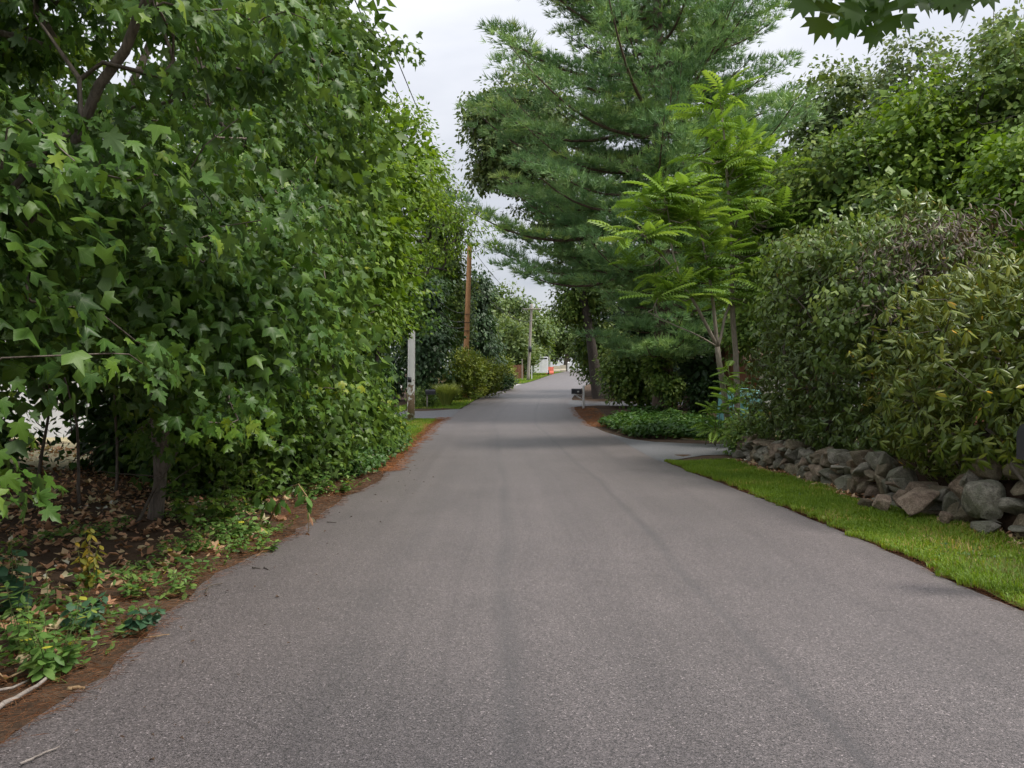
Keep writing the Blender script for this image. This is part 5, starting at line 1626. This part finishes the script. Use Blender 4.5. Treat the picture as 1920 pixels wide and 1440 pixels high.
def house(name, x0, x1, y0, y1, h, ridge_z, wall_mat, roof_mat, label, wins, ridge='x', over=.35, trim=None):
    z = float(H((x0 + x1) / 2, (y0 + y1) / 2)) - .2
    root = empty(name, ((x0 + x1) / 2, (y0 + y1) / 2, z), label, 'house')
    mb = MB()
    box(mb, ((x0 + x1) / 2, (y0 + y1) / 2, z + h / 2), (x1 - x0, y1 - y0, h))
    if ridge == 'x':
        for x in (x0, x1):
            mb.add([(x, y0, z + h), (x, y1, z + h), (x, (y0 + y1) / 2, z + ridge_z)], [(0, 1, 2)])
    else:
        for y in (y0, y1):
            mb.add([(x0, y, z + h), (x1, y, z + h), ((x0 + x1) / 2, y, z + ridge_z)], [(0, 1, 2)])
    mb.build('wall', wall_mat, root, smooth=False)
    r_ = gable('roof', x0, x1, y0, y1, z + h + .01, z + ridge_z + .01, over, roof_mat, root, ridge)
    if trim:
        boxpart('fascia', ((x0 + x1) / 2, y0 - over - .03, z + h - .02), (x1 - x0 + 2 * over, .05, .2), trim, r_)
    for (wx, wz, ww, wh) in wins:
        w_ = boxpart('window', (wx, y0 - .02, z + wz), (ww + .16, .06, wh + .16), M['white'], root)
        boxpart('pane', (wx, y0 - .055, z + wz), (ww, .02, wh), M['glass'], w_)
    return root


house('white_house', -27, -10.5, 22, 30, 4.6, 7.2, M['white_shade'], M['roof_grey'], 'white house glimpsed in specks through the left maples', [(-13, 1.9, .9, 1.3), (-17, 1.9, .9, 1.3), (-21, 1.9, .9, 1.3)])
house('brown_house', 8.3, 17, 27, 30.5, 2.55, 3.5, M['brownwall'], M['roof'], 'low brown house with a beige fascia seen past the ailanthus stems', [(9.2, 1.4, .9, 1.0), (12, 1.4, .9, 1.0)], trim=M['fascia'])
house('white_house', .6, 5.8, 116, 122, 3.6, 6.0, M['white'], M['roof_grey'], 'small white gabled house in the distance behind the trailer', [(2.2, 1.8, .8, 1.2), (4.2, 1.8, .8, 1.2)], ridge='y')

# teal tarp thrown over a stack
def tarp():
    cx, cyy = 7.0, 23.6
    z = float(H(cx, cyy))
    mb = MB(); n = 22
    V, f = [], []
    for j in range(n + 1):
        for i in range(n + 1):
            u, v = (i / n - .5) * 2, (j / n - .5) * 2
            r = max(abs(u), abs(v))
            if r < .62:
                x, y = u * .85, v * .7; zz = 1.32 + .06 * math.cos(u * 3) - .05 * v
            else:
                k = (r - .62) / .38
                x, y = u / r * .85 * (.62 + .08 * k), v / r * .7 * (.62 + .08 * k); zz = 1.3 - 1.25 * k
                wv = .05 * k * math.sin((math.atan2(v, u)) * 11)
                x += wv * u / r; y += wv * v / r
            V.append((cx + x, cyy + y, z + max(.01, zz)))
    for j in range(n):
        for i in range(n):
            a = j * (n + 1) + i
            f.append((a, a + 1, a + n + 2, a + n + 1))
    mb.add(V, f)
    tag(mb.build('tarp_covered_stack', M['tarp'], origin=(cx, cyy, z)), 'teal tarp hung over a stack behind the ailanthus stems', 'tarp')


tarp()

# ------------------------------------------------------------------ far end: trailer, barrier, posts
def trailer():
    cx, cyy = 3.45, 96.0
    z = float(H(cx, cyy))
    root = empty('box_trailer', (cx, cyy, z), 'small white box trailer with double rear doors parked on the verge', 'trailer')
    boxpart('body', (cx + .1, cyy, z + 1.25), (1.75, 3.4, 1.9), M['white_shade'], root, .05)
    for sx in (-.42, .42):
        d = boxpart('door', (cx + .1 + sx, cyy - 1.72, z + 1.12), (.76, .03, 1.45), M['white'], root)
        boxpart('latch', (cx + .1 + sx * .18, cyy - 1.745, z + 1.1), (.05, .02, 1.3), M['metal_dark'], d)
    boxpart('vent_panel', (cx + .1, cyy - 1.72, z + 2.02), (1.5, .03, .18), M['metal_dark'], root)
    boxpart('bumper', (cx + .1, cyy - 1.78, z + .28), (1.8, .12, .1), M['white'], root)
    boxpart('side_locker', (cx - 1.1, cyy - .6, z + .75), (.6, 1.2, .8), M['white_shade'], root, .03)
    for sx in (-.9, 1.1):
        m_ = MB(); c = np.array([cx + sx, cyy + .2, z + .3])
        tube(m_, [c - [.1, 0, 0], c - [.09, 0, 0], c + [.09, 0, 0], c + [.1, 0, 0]], [.2, .3, .3, .2], 16)
        w_ = m_.build('wheel', M['rubber'], root)
        m_ = MB(); tube(m_, [c - [.11, 0, 0], c + [.11, 0, 0]], .14, 12); m_.build('rim', M['white'], w_)


trailer()


def jersey(name, cx, cyy, L, w, h, mat, label, cat, rz=0.0, group=None):
    z = float(H(cx, cyy))
    sec = [(-w / 2, 0), (-w / 2, h * .22), (-w * .24, h * .45), (-w * .16, h), (w * .16, h), (w * .24, h * .45), (w / 2, h * .22), (w / 2, 0)]
    m = len(sec); V = []
    for xx in (-L / 2, L / 2):
        V += [(xx * math.cos(rz) - a * math.sin(rz) + cx, xx * math.sin(rz) + a * math.cos(rz) + cyy, z + b) for a, b in sec]
    f = [(i, (i + 1) % m, (i + 1) % m + m, i + m) for i in range(m)]
    mb = MB().add(V, f)
    V2 = [(cx - L / 2 * math.cos(rz), cyy - L / 2 * math.sin(rz), z + h * .4), (cx + L / 2 * math.cos(rz), cyy + L / 2 * math.sin(rz), z + h * .4)]
    mb.add(V2, np.zeros((0, 4), int))
    b = mb.n - 2 - 2 * m
    mb.f.append(np.array([(2 * m, (i + 1) % m, i) for i in range(m)] + [(2 * m + 1, i + m, (i + 1) % m + m) for i in range(m)]) + b)
    return tag(mb.build(name, mat, smooth=False, origin=(cx, cyy, z)), label, cat, group)


jersey('traffic_barrier', 4.85, 98.5, .95, .5, .95, M['orange'], 'coral orange plastic traffic barrier beside the trailer', 'barrier')
jersey('concrete_block', 7.0, 121, 1.1, .6, .95, M['fascia'], 'beige block nearer the barrier at the end of the road', 'block')
jersey('concrete_block', 8.1, 122, .9, .6, 1.05, M['fascia'], 'beige block farther right at the end of the road', 'block')


def post(name, px, Y, h, w, mat, label, cap=True):
    X = (px - 960) / FPX * Y; z = float(H(X, Y))
    root = empty(name, (X, Y, z), label, 'post')
    boxpart('shaft', (X, Y, z + h / 2 - .05), (w, w, h + .1), mat, root, w * .12)
    if cap:
        m_ = MB(); q = w * .62
        m_.add([(X - q, Y - q, z + h), (X + q, Y - q, z + h), (X + q, Y + q, z + h), (X - q, Y + q, z + h), (X, Y, z + h + q)], [(0, 1, 4), (1, 2, 4), (2, 3, 4), (3, 0, 4)])
        m_.build('cap', mat, root, smooth=False)


post('marker_post', 997, 78, 1.35, .09, M['white'], 'slim white marker post right of the grey utility pole')
post('timber_post', 979, 77, 2.1, .10, M['pole_grey'], 'thin timber post left of the grey utility pole')
post('white_post', 1066, 124, 1.35, .38, M['white'], 'stout white post at the end of the road beside the blocks')
# red-brown board fence
fx0, fy0 = -.9, 80.0
root = empty('board_fence', (fx0, fy0, float(H(fx0, fy0))), 'red-brown board fence behind the timber post', 'fence')
for i in range(14):
    x = fx0 + i * .155
    z = float(H(x, fy0))
    boxpart('board', (x, fy0 + rng.normal(0, .008), z + .72), (.14, .025, 1.5 + rng.normal(0, .02)), M['brownwall'], root)
boxpart('rail', (fx0 + 1.0, fy0 + .05, float(H(fx0, fy0)) + .4), (2.2, .04, .09), M['brownwall'], root)
boxpart('rail', (fx0 + 1.0, fy0 + .05, float(H(fx0, fy0)) + 1.2), (2.2, .04, .09), M['brownwall'], root)

# ------------------------------------------------------------------ grass
def blades(name, n, xr, yr, L, mat, label, w=.004, keep=None, seg=2, lean=.5, label_cat='grass'):
    x = rng.uniform(0, 1, n); y = rng.uniform(*yr, n)
    lo, hi = [np.broadcast_to(q, y.shape) for q in xr(y)]
    x = lo + (hi - lo) * x
    if keep is not None:
        k = keep(x, y); x, y = x[k], y[k]
    n = len(x)
    p = np.column_stack([x, y, H(x, y) + .008])
    az = rng.uniform(0, 6.283, n)
    d = np.column_stack([np.cos(az), np.sin(az), np.zeros(n)])
    ln = np.abs(rng.normal(lean, .3, n))[:, None]
    l = rng.uniform(*L, n) * (1 + .35 * vnoise(x * 1.5, y * 1.5))
    l = l[:, None]
    side = np.column_stack([-d[:, 1], d[:, 0], np.zeros(n)]) * (w * rng.uniform(.7, 1.4, n))[:, None]
    m = p + d * l * ln * .35 + np.array([0, 0, 1]) * l * .6
    t = p + d * l * (ln * .9 + .1) + np.array([0, 0, 1]) * l * np.clip(1.0 - .35 * ln, .2, 1)
    if seg == 2:
        V = np.stack([p - side, p + side, m + side * .8, m - side * .8, t], 1)
        F = np.array([(0, 1, 2), (0, 2, 3), (3, 2, 4)])[None] + (np.arange(n) * 5)[:, None, None]
    else:
        V = np.stack([p - side * 1.3, p + side * 1.3, t], 1)
        F = np.array([(0, 1, 2)])[None] + (np.arange(n) * 3)[:, None, None]
    r_ = np.clip(rng.beta(2, 2.5, n) + .32 * vnoise(x * 1.1, y * 1.1, 5.) + .2 * vnoise(x * 4., y * 4., 2.), 0, .999)
    A = np.zeros((n, V.shape[1], 3)); A[:, :, 2] = r_[:, None]
    mb = MB().add(V.reshape(-1, 3), F.reshape(-1, 3), A.reshape(-1, 3))
    return tag(mb.build(name, mat), label, label_cat, kind='stuff')


vr = lambda y: (Redge(y) + .035 + jag(y, 31., .06) + .085 * vnoise(np.asarray(y) * 7., 3.), np.interp(y, [0, 8, 10, 13, 15.5], [5.25, 4.95, 4.55, 4.6, 4.45]) + jag(y, 3.5, .12))
drypatch = lambda x, y: np.exp(-((x - 4.2) / .5) ** 2 - ((y - 6.3) / 1.1) ** 2) * 1.25 + .1 + .35 * vnoise(x * 1.6, y * 1.6)
blades('grass', 46000, vr, (3.6, 9.5), (.045, .085), M['grass'], 'mown bright green grass of the near right verge', .004, lambda x, y: rng.uniform(0, 1, len(x)) > drypatch(x, y) * .85)
blades('dry_grass', 14000, vr, (3.6, 9.5), (.03, .06), M['grass_dry'], 'dry tan grass in the near right verge', .003, lambda x, y: rng.uniform(0, 1, len(x)) < drypatch(x, y))
blades('grass', 38000, vr, (9.5, 15.4), (.045, .085), M['grass'], 'mown bright green grass of the verge towards the driveway', .006, seg=1)
vl = lambda y: (Ledge(y) - 1.8, Ledge(y) - .22)
blades('grass', 26000, vl, (17.6, 30.2), (.05, .10), M['grass'], 'green grass tongue on the left verge by the white-coated pole', .008, seg=1, keep= lambda x, y: rng.uniform(0, 1, len(x)) < .45 + .5 * vnoise(x * .8, y * .8, 2.))
blades('grass', 12000, lambda y: (Ledge(y) - 3.2, Ledge(y) - .1), (36.4, 57), (.06, .11), M['grass'], 'grass strip below the golden shrubs on the left', .014, seg=1)
blades('grass', 12000, lambda y: (Ledge(y) - 5, Ledge(y) - .2), (68, 112), (.08, .14), M['grass'], 'grass verge round the white trailer', .03, seg=1)
blades('grass', 9000, lambda y: (4.4, 7.5), (20.6, 27), (.05, .10), M['grass'], 'thin grass at the far side of the right driveway', .009, seg=1, keep=lambda x, y: vnoise(x * .9, y * .9, 1.) > -.05)


# ornamental grass tuft behind the left mailbox
def grass_tuft(c, n, h, spread, mat, label):
    z = float(H(c[0], c[1]))
    root = np.array([c[0], c[1], z])
    az = rng.uniform(0, 6.283, n); r_ = spread * np.sqrt(rng.uniform(0, 1, n))
    d = np.column_stack([np.cos(az), np.sin(az), np.zeros(n)])
    p = root + d * (r_ * .25)[:, None]
    hh = h * rng.uniform(.6, 1.05, n)[:, None]
    side = np.column_stack([-d[:, 1], d[:, 0], np.zeros(n)]) * .012
    m = p + d * (r_ * .5)[:, None] + np.array([0, 0, 1]) * hh * .75
    t = p + d * (r_ * 1.25)[:, None] + np.array([0, 0, 1]) * hh
    V = np.stack([p - side, p + side, m + side, m - side, t], 1)
    F = np.array([(0, 1, 2), (0, 2, 3), (3, 2, 4)])[None] + (np.arange(n) * 5)[:, None, None]
    A = np.zeros((n, 5, 3)); A[:, :, 2] = rng.uniform(0, 1, n)[:, None]
    mb = MB().add(V.reshape(-1, 3), F.reshape(-1, 3), A.reshape(-1, 3))
    tag(mb.build('ornamental_grass', mat, origin=root), label, 'plant')


grass_tuft((-3.35, 39.2), 1100, 1.15, .75, M['ornamental'], 'pale arching ornamental grass right of the left mailbox')

# ------------------------------------------------------------------ leaf litter, needles, ground cover
def ground_scatter(name, n, xr, yr, tpls, size, mat, label, cat, lift=.012, tilt=.45, keep=None, flat=True):
    y = yr[0] + (yr[1] - yr[0]) * rng.uniform(0, 1, n) ** 1.25
    lo, hi = [np.broadcast_to(q, y.shape) for q in xr(y)]
    x = lo + (hi - lo) * rng.uniform(0, 1, n)
    if keep is not None:
        k = keep(x, y); x, y = x[k], y[k]
    n = len(x)
    p = np.column_stack([x, y, H(x, y) + lift + np.abs(rng.normal(0, .008, n))])
    nrm = rot_jit(np.tile([0, 0, 1.], (n, 1)), tilt)
    az = rng.uniform(0, 6.283, n)
    ax = np.column_stack([np.cos(az), np.sin(az), np.zeros(n)])
    mb = MB()
    scatter(mb, tpls, p, frames(nrm, ax), rng.uniform(*size, n), np.clip(rng.beta(2, 2.2, n) + .2 * vnoise(x, y, 8.), 0, .999))
    return tag(mb.build(name, mat), label, cat, kind='stuff')


ground_scatter('fallen_leaves', 10000, lambda y: (-9.5, Ledge(y) - .42 + jag(y, 61., .25)), (1.8, 15.5), LITTER, (.05, .11), M['litter'], 'brown fallen leaves covering the bank under the left maples', 'leaf litter')
NEED = [(np.array([[-.012, 0, 0], [.012, 0, 0], [.006, 1, .06]]), np.array([(0, 1, 2)])), (np.array([[-.012, 0, 0], [.012, 0, 0], [.09, .6, .03], [.12, 1, .0]]), np.array([(0, 1, 2), (1, 3, 2)]))]
edge_l = lambda y: (Ledge(y) - .62 + jag(y, 71., .2), Ledge(y) + .10 + jag(y, 1.5, .10) + jag(y * 2, 81., .07))
ground_scatter('pine_needles', 17000, edge_l, (1.8, 13.5), NEED, (.05, .11), M['needle'], 'rust-brown pine needles drifted along the near left road edge', 'pine needles', .026, .12)
ground_scatter('pine_needles', 7000, lambda y: (Ledge(y) - .35, Ledge(y) + .22 + jag(y, 85., .12)), (13.5, 31), NEED, (.10, .18), M['needle_bright'], 'orange pine needles along the left edge by the white-coated pole', 'pine needles', .026, .12)
ground_scatter('pine_needles', 9000, lambda y: (Redge(y) - .15 + jag(y, 87., .12), Redge(y) + 1.0), (26, 37.4), NEED, (.10, .18), M['needle_bright'], 'orange pine needles round the braced mailbox post', 'pine needles', .026, .12, lambda x, y: rng.uniform(0, 1, len(x)) < .7)
ground_scatter('pine_needles', 6500, lambda y: (4.4, 8.5), (21, 29.5), NEED, (.10, .18), M['needle_bright'], 'orange pine needles under the big pine beyond the ground cover', 'pine needles', .016, .12)
ground_scatter('pine_needles', 7000, lambda y: (Redge(y) - .05 + jag(y, 7.5, .045), Redge(y) + .16 + jag(y, 31., .06)), (3.4, 15.3), NEED, (.035, .08), M['needle'], 'thin line of needles and dirt along the right road edge', 'pine needles', .02, .12)
ground_scatter('leaf_debris', 1500, lambda y: (np.interp(y, [0, 8, 10, 13, 15.5], [5.0, 4.75, 4.45, 4.5, 4.35]), np.interp(y, [0, 8, 10, 13, 15.5], [5.5, 5.15, 4.8, 4.8, 4.75])), (4.5, 15.5), LITTER + NEED, (.04, .09), M['litter'], 'brown leaf debris at the foot of the stone wall', 'leaf litter', .02)

def cover(name, n, xr, yr, h, tpls, size, mat, label, keep=None):
    y = rng.uniform(*yr, n)
    lo, hi = [np.broadcast_to(q, y.shape) for q in xr(y)]
    x = lo + (hi - lo) * rng.uniform(0, 1, n)
    if keep is not None:
        k = keep(x, y); x, y = x[k], y[k]
    n = len(x)
    hh = h * (.55 + .6 * np.abs(vnoise(x * 1.7, y * 1.7, 2.)) + .25 * vnoise(x * 4, y * 4))
    p = np.column_stack([x, y, H(x, y) + hh * rng.uniform(.1, 1, n) ** .6])
    az = rng.uniform(0, 6.283, n)
    ax = np.column_stack([np.cos(az), np.sin(az), rng.normal(-.1, .3, n)])
    mb = MB(); scatter(mb, tpls, p, frames(rot_jit(np.tile([0, 0, 1.], (n, 1)), .4), ax), rng.uniform(*size, n), np.clip(rng.beta(2, 2, n) + .2 * vnoise(x * 2, y * 2), 0, .999))
    return tag(mb.build(name, mat), label, 'ground cover', kind='stuff')


patch = lambda x, y: ((x - 4.75) / 1.75) ** 2 + ((y - 25.5) / 5.2) ** 2 < 1 + .35 * vnoise(x * 1.1, y * .8)
cover('ground_cover', 21000, lambda y: (np.maximum(2.9, Redge(y) + .3), 7.2), (20.9, 31.5), .5, KITE + ELL[:1], (.10, .17), M['ground_ivy'], 'dense dark green ground cover at the foot of the big pine', lambda x, y: patch(x, y) & ~((x < 3.75) & (y > 27)))
cover('verge_weeds', 2600, lambda y: (Redge(y) + .15, Redge(y) + 1.25), (4, 15), .06, KITE, (.02, .045), M['ground_ivy'], 'dark clover and plantain patches in the right verge grass', lambda x, y: vnoise(x * 1.8, y * 1.4, 29.) > .28)
cover('ivy_cover', 5000, lambda y: (-4.6, -2.6), (9.5, 18), .22, KITE, (.05, .09), M['ground_ivy'], 'creeping ivy on the bank under the left bushes', lambda x, y: vnoise(x * 1.2, y * .7, 9.) > -.1)

cover('weed_cover', 8500, lambda y: (Ledge(y) - 2.2, Ledge(y) - .1), (3.2, 12), .13, ELL, (.035, .075), M['weed'], 'scattered low green weeds along the near left bank', lambda x, y: vnoise(x * 2.2, y * 1.6, 19.) > .12)
# ------------------------------------------------------------------ weeds on the near bank
def ground_at(px, py):
    Y = EYE * FPX / (py - HZ)
    for _ in range(6):
        X = (px - 960) / FPX * Y
        Y = (EYE - float(H(X, Y))) * FPX / (py - HZ)
    return (px - 960) / FPX * Y, Y


def weed(px, py, h, n_stem, leaf, mat, label, tpls=None, name='weed', lean=(0, 0), per=12, rad=.1, asp=1.0, droop=.2, cat='weed'):
    X, Y = ground_at(px, py)
    z = float(H(X, Y))
    root = empty(name, (X, Y, z), label, cat)
    wood, mb = MB(), MB()
    for k in range(n_stem):
        a = rng.uniform(0, 6.283); r_ = rad * math.sqrt(rng.uniform(0, 1))
        b = np.array([X + r_ * math.cos(a) * .4, Y + r_ * math.sin(a) * .4, z - .01])
        hh = h * rng.uniform(.55, 1.05)
        t = b + np.array([r_ * math.cos(a) + lean[0] * hh + rng.normal(0, .02), r_ * math.sin(a) + lean[1] * hh + rng.normal(0, .02), hh])
        P = wander(b, t, 7, .08, rng.uniform(0, 50))
        tube(wood, P, np.linspace(.0042, .0018, 7), 4)
        n = max(3, int(per * rng.uniform(.7, 1.3)))
        s = np.sort(rng.uniform(.15, 1, n))
        p = np.stack([np.interp(s, np.linspace(0, 1, 7), P[:, j]) for j in range(3)], 1)
        az = np.arange(n) * 2.4 + rng.uniform(0, 6.28)
        ax = np.column_stack([np.cos(az), np.sin(az), rng.normal(.25 - droop, .25, n)])
        L = rng.uniform(*leaf, n) * (1.1 - .5 * s)
        nrm = rot_jit(np.tile([0, 0, 1.], (n, 1)) + .3 * ax, .2)
        scatter(mb, tpls or ELL, p, frames(nrm, ax), np.column_stack([L * asp, L, L]), rng.uniform(0, 1, n))
    o = wood.build('stem', M['stem'], root); o['kind'] = 'stuff'
    o = mb.build('leaves', mat, root); o['kind'] = 'stuff'
    return root


weed(95, 1270, 0.43, 12, (0.062, 0.112), M['weed'], 'bushy green weed in the bottom left corner above the dead branch', per=16, rad=.16, asp=1.1)
weed(40, 1225, 0.47, 8, (0.062, 0.112), M['weed'], 'tall green weed at the left picture edge behind the dead branch', per=14, rad=.14)
weed(330, 1115, 0.20, 7, (0.056, 0.100), M['weed'], 'small green weed at the road edge right of the yellowed plant', per=10, rad=.12)
weed(255, 1120, 0.25, 7, (0.062, 0.106), M['weed'], 'green weed just below the yellowed plant', per=12, rad=.12)
weed(165, 1100, 0.45, 7, (0.075, 0.125), M['weed_y'], 'yellowed drooping weed among the brown leaves', per=12, rad=.08, droop=.7)
weed(150, 1175, 0.28, 7, (0.075, 0.125), M['weed_b'], 'bluish-green trailing weed over the leaf litter', per=12, rad=.14, lean=(.5, -.2), asp=1.5, droop=.5)
weed(225, 1185, 0.20, 5, (0.062, 0.106), M['weed_b'], 'bluish-green trailing weed reaching to the road edge', per=14, rad=.06, lean=(1.3, -.4), asp=1.5, droop=.5)
weed(20, 1150, 0.53, 5, (0.112, 0.188), M['weed_b'], 'broad dark leaves at the left picture edge above the green weeds', per=8, rad=.1, asp=2.0)
weed(440, 1010, 0.33, 10, (0.075, 0.125), M['weed'], 'patch of fresh green weeds left of the broken stalk', per=12, rad=.3, asp=1.3)
weed(380, 1030, 0.22, 8, (0.062, 0.112), M['weed'], 'low green weeds in the leaf litter right of the maple trunk', per=10, rad=.3, asp=1.2)
weed(480, 1035, 0.20, 8, (0.062, 0.100), M['weed'], 'low green weeds at the road edge below the broken stalk', per=12, rad=.2, asp=1.2)
weed(395, 985, 0.69, 9, (0.112, 0.175), M['maple_far'], 'knee-high maple seedling beside the bare maple trunk', tpls=MAPLE_LO, name='maple_seedling', per=9, rad=.35, cat='seedling')
weed(470, 960, 0.75, 10, (0.112, 0.175), M['maple_far'], 'maple seedling in front of the dark undergrowth', tpls=MAPLE_LO, name='maple_seedling', per=9, rad=.35, cat='seedling')
weed(590, 925, 0.62, 12, (0.088, 0.138), M['weed'], 'leafy green weeds along the edge beyond the broken stalk', per=12, rad=.4, asp=1.3)
weed(630, 925, 0.38, 9, (0.075, 0.112), M['weed'], 'low weeds at the road edge where the needles lie', per=12, rad=.3, asp=1.3)


def broken_stalk():
    X, Y = ground_at(500, 985)
    z = float(H(X, Y))
    root = empty('broken_weed', (X, Y, z), 'tall broken weed bent over onto the asphalt with limp leaves', 'weed')
    wood = MB()
    P = np.array([(X, Y, z), (X + .14, Y - .1, z + .24), (X + .3, Y - .24, z + .44), (X + .45, Y - .36, z + .50), (X + .57, Y - .46, z + .38), (X + .60, Y - .5, z + .18), (X + .60, Y - .54, z + .03)])
    tube(wood, P, np.linspace(.011, .004, 7), 6)
    wood.build('stalk', M['dry_stem'], root)
    tube(wood2 := MB(), wander((X - .12, Y + .1, z), (X + .1, Y - .15, z + .42), 7, .1, 4.), np.linspace(.007, .003, 7), 5)
    wood2.build('stalk', M['stem'], root)
    for i in range(26):
        s = rng.uniform(.9, 4.6)
        p = np.array([np.interp(s, np.arange(7), P[:, j]) for j in range(3)]) if i < 17 else np.array([X - .12 + rng.uniform(.05, .22), Y + .1 - rng.uniform(.05, .25), z + rng.uniform(.15, .42)])
        az = rng.uniform(0, 6.283); L = rng.uniform(.10, .21)
        ax = unit(np.array([[math.cos(az), math.sin(az), rng.normal(-.9, .7)]]))
        nr = rot_jit(np.array([[0, -.5, .8]]), .5)
        mb = MB(); scatter(mb, ELL, p[None], frames(nr, ax), np.array([[L * .9, L, L]]), np.array([rng.uniform(0, .8)]))
        mb.build('leaf', M['weed'], root)
    mb = MB()
    scatter(mb, RH, P[[5, 5, 6, 6]] + rng.normal(0, .01, (4, 3)), frames(rot_jit(np.tile([0, -1., .2], (4, 1)), .3), unit(rng.normal(0, .3, (4, 3)) - [0, 0, 1.])), np.full(4, .11), rng.uniform(0, 1, 4))
    mb.build('withered_tip', M['litter'], root)


broken_stalk()

# thin bare stems and saplings standing in the litter
for i, (px, py, hh, lx, lab) in enumerate([(215, 930, 1.9, -.1, 'thin dark sapling stem left of the bare maple trunk'), (335, 935, 1.7, .25, 'thin sapling stem leaning right behind the bare maple trunk'),
                                        (150, 945, 1.5, -.3, 'slender stem leaning left in the shade of the maples'), (250, 985, .9, .5, 'short bare stem slanting across the maple trunk'),
                                        (520, 905, 1.6, .1, 'dark stem in the undergrowth behind the maple seedling'), (60, 960, 1.7, .1, 'slender grey stem near the left picture edge'), (470, 915, 1.5, -.1, 'reddish-brown stem in the undergrowth')]):
    X, Y = ground_at(px, py); z = float(H(X, Y))
    mb = MB()
    tube(mb, wander((X, Y, z - .03), (X + lx, Y + .2, z + hh), 9, .07, i * 3.), np.linspace(.022, .010, 9), 6)
    for k in range(3):
        s = .35 + .2 * k
        b = np.array([X + lx * s, Y + .2 * s, z + hh * s])
        tube(mb, wander(b, b + np.array([rng.normal(0, .35), rng.normal(0, .3), rng.uniform(.1, .5)]), 6, .1, i + k * 7.), np.linspace(.008, .003, 6), 4)
    tag(mb.build('sapling', M['twig'] if i % 2 else M['bark'], origin=(X, Y, z)), lab, 'sapling')


# fallen branch and sticks
def stick(pts, r, label, mat='dead_wood', name='stick', lift=.02):
    P = []
    for (px, py) in pts:
        X, Y = ground_at(px, py); P.append((X, Y, float(H(X, Y)) + r + lift))
    P = np.array(P)
    s = np.linspace(0, 1, 9); t = np.linspace(0, 1, len(P))
    Q = np.stack([np.interp(s, t, P[:, j]) for j in range(3)], 1) + rng.normal(0, r * .5, (9, 3)) * [1, 1, .3]
    mb = MB(); tube(mb, Q, r * np.linspace(1, .55, 9), 7, jit=.12)
    tag(mb.build(name, M[mat], origin=Q[0]), label, 'stick', 'sticks and twigs on the ground')


stick([(-60, 1365), (30, 1325), (92, 1283)], .016, 'thick dead branch lying in the bottom left corner', name='dead_branch')
stick([(-60, 1320), (20, 1302), (58, 1286)], .010, 'thinner dead branch beside the thick one in the bottom left corner', name='dead_branch')
stick([(40, 1445), (75, 1428), (110, 1412)], .006, 'bare twig on the asphalt at the bottom left')
stick([(270, 1204), (317, 1197)], .005, 'pale straw-coloured stick at the road edge', 'dry_stem')
stick([(385, 1118), (392, 1105), (418, 1100)], .006, 'forked green-tipped twig on the asphalt edge', 'twig')
stick([(472, 1070), (487, 1072)], .006, 'left one of two short dark twigs on the asphalt', 'bark_dark')
stick([(494, 1070), (503, 1074)], .006, 'right one of two short dark twigs on the asphalt', 'bark_dark')
stick([(613, 983), (630, 984)], .005, 'short dark twig on the road right of the broken weed', 'bark_dark')
stick([(128, 1304), (158, 1302)], .012, 'pale wood chip on the needles at the road edge', 'dry_stem')
stick([(480, 1048), (510, 1025)], .004, 'dry grass stalk at the edge below the broken weed', 'dry_stem')
# chips, leaf bits and petals strewn on the road and verge
ground_scatter('road_debris', 150, lambda y: (Ledge(y) - .1, Ledge(y) + 1.0), (2.6, 16), LITTER[3:] + NEED, (.012, .04), M['litter_dark'], 'tiny leaf bits strewn along the left side of the road', 'debris', .028, .2)
ground_scatter('fallen_petals', 20, vr, (4.5, 12), KITE, (.03, .06), M['ornamental'], 'few pale fallen leaves on the right verge grass', 'leaf litter', .06, .4)
